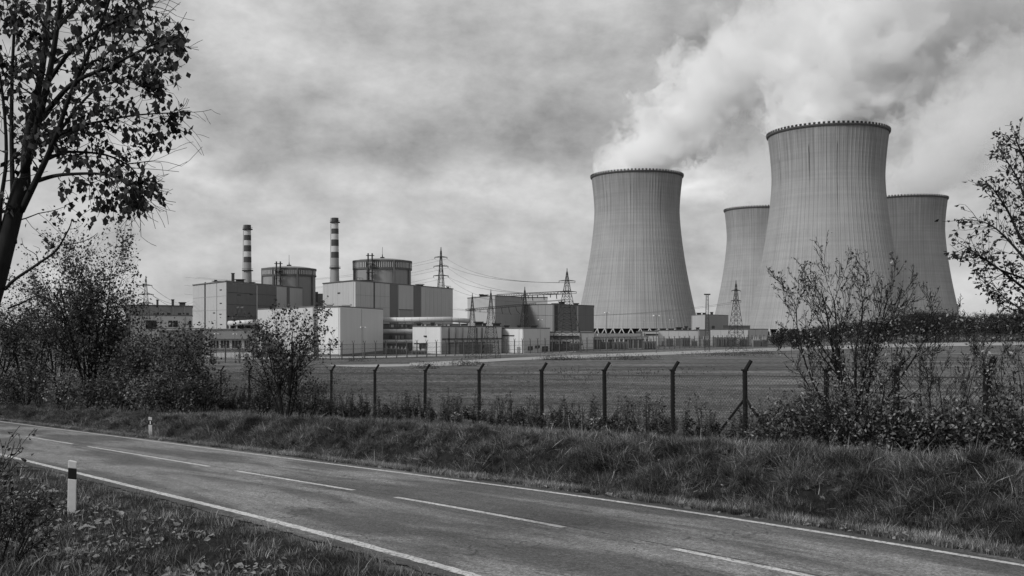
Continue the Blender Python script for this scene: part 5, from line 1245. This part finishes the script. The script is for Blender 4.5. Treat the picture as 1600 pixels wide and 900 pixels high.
# thin grass along the track and yard edges, seen far away as dark low strips
ex = []
for (pa, pb, ya, yb, n) in [(690, 760, 569, 572, 110), (835, 915, 561, 563, 170), (905, 1040, 560, 562.5, 200), (1040, 1240, 554, 557, 220), (1150, 1215, 551, 553, 90), (640, 690, 574, 576, 60), (520, 600, 563, 565, 50), (700, 1200, 575, 600, 160)]:
    for _ in range(n):
        px = random.triangular(pa, pb); yy = random.triangular(ya, yb); Y = 5.9 * F / (yy - 510); q = XY(px, Y); ex.append((Vector((q[0], q[1], tz(*q) + random.random() * .25)), Vector((0, 0, 1)), 2, 1))
o = foliage('rough_grass', ex, 8, .26, .35, m_weed, None, None, -.8, .25); tag(o, 'dark rough grass patches beside the gravel track', 'grass')

# ------------------------------------------------------------------ steam
def steam(name, label, mouth, ax, bx, r0, kr, H, dens, seed, fade=(.75, 1.0), nscale=25.0):
    x0, y0, z0 = mouth; t_ = None
    M = bpy.data.materials.new('steam'); M.use_nodes = True; N = M.node_tree.nodes; L = M.node_tree.links; N.clear()
    out = N.new('ShaderNodeOutputMaterial'); vol = N.new('ShaderNodeVolumePrincipled'); L.new(vol.outputs[0], out.inputs['Volume'])
    vol.inputs['Color'].default_value = (.99, .99, .99, 1); vol.inputs['Anisotropy'].default_value = -.15
    tc = N.new('ShaderNodeTexCoord'); sp = N.new('ShaderNodeSeparateXYZ'); L.new(tc.outputs['Object'], sp.inputs[0]); x, y, z = sp.outputs
    def m(op, a, b=None, c=None):
        n = N.new('ShaderNodeMath'); n.operation = op
        for i, v in enumerate((a, b, c)):
            if v is None: continue
            if isinstance(v, (int, float)): n.inputs[i].default_value = v
            else: L.new(v, n.inputs[i])
        return n.outputs[0]
    zp = m('MAXIMUM', z, 0.0)
    cx = m('ADD', m('MULTIPLY', zp, ax), m('MULTIPLY', m('MULTIPLY', zp, zp), bx)); rad = m('ADD', r0, m('MULTIPLY', zp, kr))
    d = m('DIVIDE', m('SQRT', m('ADD', m('POWER', m('SUBTRACT', x, cx), 2.0), m('MULTIPLY', y, y))), rad)
    n = N.new('ShaderNodeTexNoise'); L.new(tc.outputs['Object'], n.inputs[0]); n.noise_dimensions = '4D'; n.inputs['W'].default_value = seed; n.inputs['Scale'].default_value = 1 / nscale; n.inputs['Detail'].default_value = 5; n.inputs['Roughness'].default_value = .56; n.inputs['Distortion'].default_value = .4
    body = m('ADD', m('SUBTRACT', 1.0, d), m('MULTIPLY', m('SUBTRACT', n.outputs[0], .5), m('ADD', 3.9, m('MULTIPLY', zp, .006))))
    body = m('MINIMUM', m('MAXIMUM', m('MULTIPLY', body, 9.0), 0.0), 1.0)
    mr = N.new('ShaderNodeMapRange'); L.new(z, mr.inputs[0]); mr.inputs[1].default_value = H * fade[0]; mr.inputs[2].default_value = H * fade[1]; mr.inputs[3].default_value = 1; mr.inputs[4].default_value = 0
    den = m('MULTIPLY', m('MULTIPLY', body, mr.outputs[0]), m('DIVIDE', dens, m('ADD', 1.0, m('MULTIPLY', zp, .018))))
    L.new(den, vol.inputs['Density'])
    mb = MB(); ns = 9; nn = 20
    zl = [-14, .4, 1.2] + [1.2 + (H - 1.2) * q / (ns - 2) for q in range(1, ns - 1)]
    for i in range(ns + 1):
        zz = zl[i]; c = ax * max(zz, 0) + bx * max(zz, 0) ** 2; rr = (r0 + kr * max(zz, 0)) * (1.7 if zz > 3 else 1.06)
        if zz < 1: rr = 39.0
        for k in range(nn): a = 2 * math.pi * k / nn; mb.v.append((c + rr * math.cos(a), rr * math.sin(a), zz))
    for i in range(ns):
        for k in range(nn): k2 = (k + 1) % nn; mb.f.append((i * nn + k, i * nn + k2, (i + 1) * nn + k2, (i + 1) * nn + k))
    mb.f.append(tuple(range(nn - 1, -1, -1))); mb.f.append(tuple(ns * nn + k for k in range(nn)))
    me = bpy.data.meshes.new(name); me.from_pydata(mb.v, [], mb.f); me.materials.append(M); me.update(); o = bpy.data.objects.new(name, me); COL.objects.link(o); o.location = (x0, y0, z0 + 1)
    tag(o, label, 'steam', 'steam plumes of the cooling towers')
steam('steam_plume', 'white steam plume leaning right above the left cooling tower', mouths[0], .88, .0004, 40, .12, 175, .14, 1.3, (.55, 1.0))
steam('steam_plume', 'widest brightest steam plume above the biggest cooling tower', mouths[1], .42, .0016, 40, .38, 135, .16, 2.7, (.8, 1.0))
steam('steam_plume', 'faint steam plume above the rear left cooling tower', mouths[2], .55, .001, 38, .22, 150, .03, 4.1, (.3, 1.0))
steam('steam_plume', 'grey steam plume drifting right from the rear right cooling tower', mouths[3], .95, .0006, 40, .32, 190, .035, 5.9, (.5, 1.0), 36)
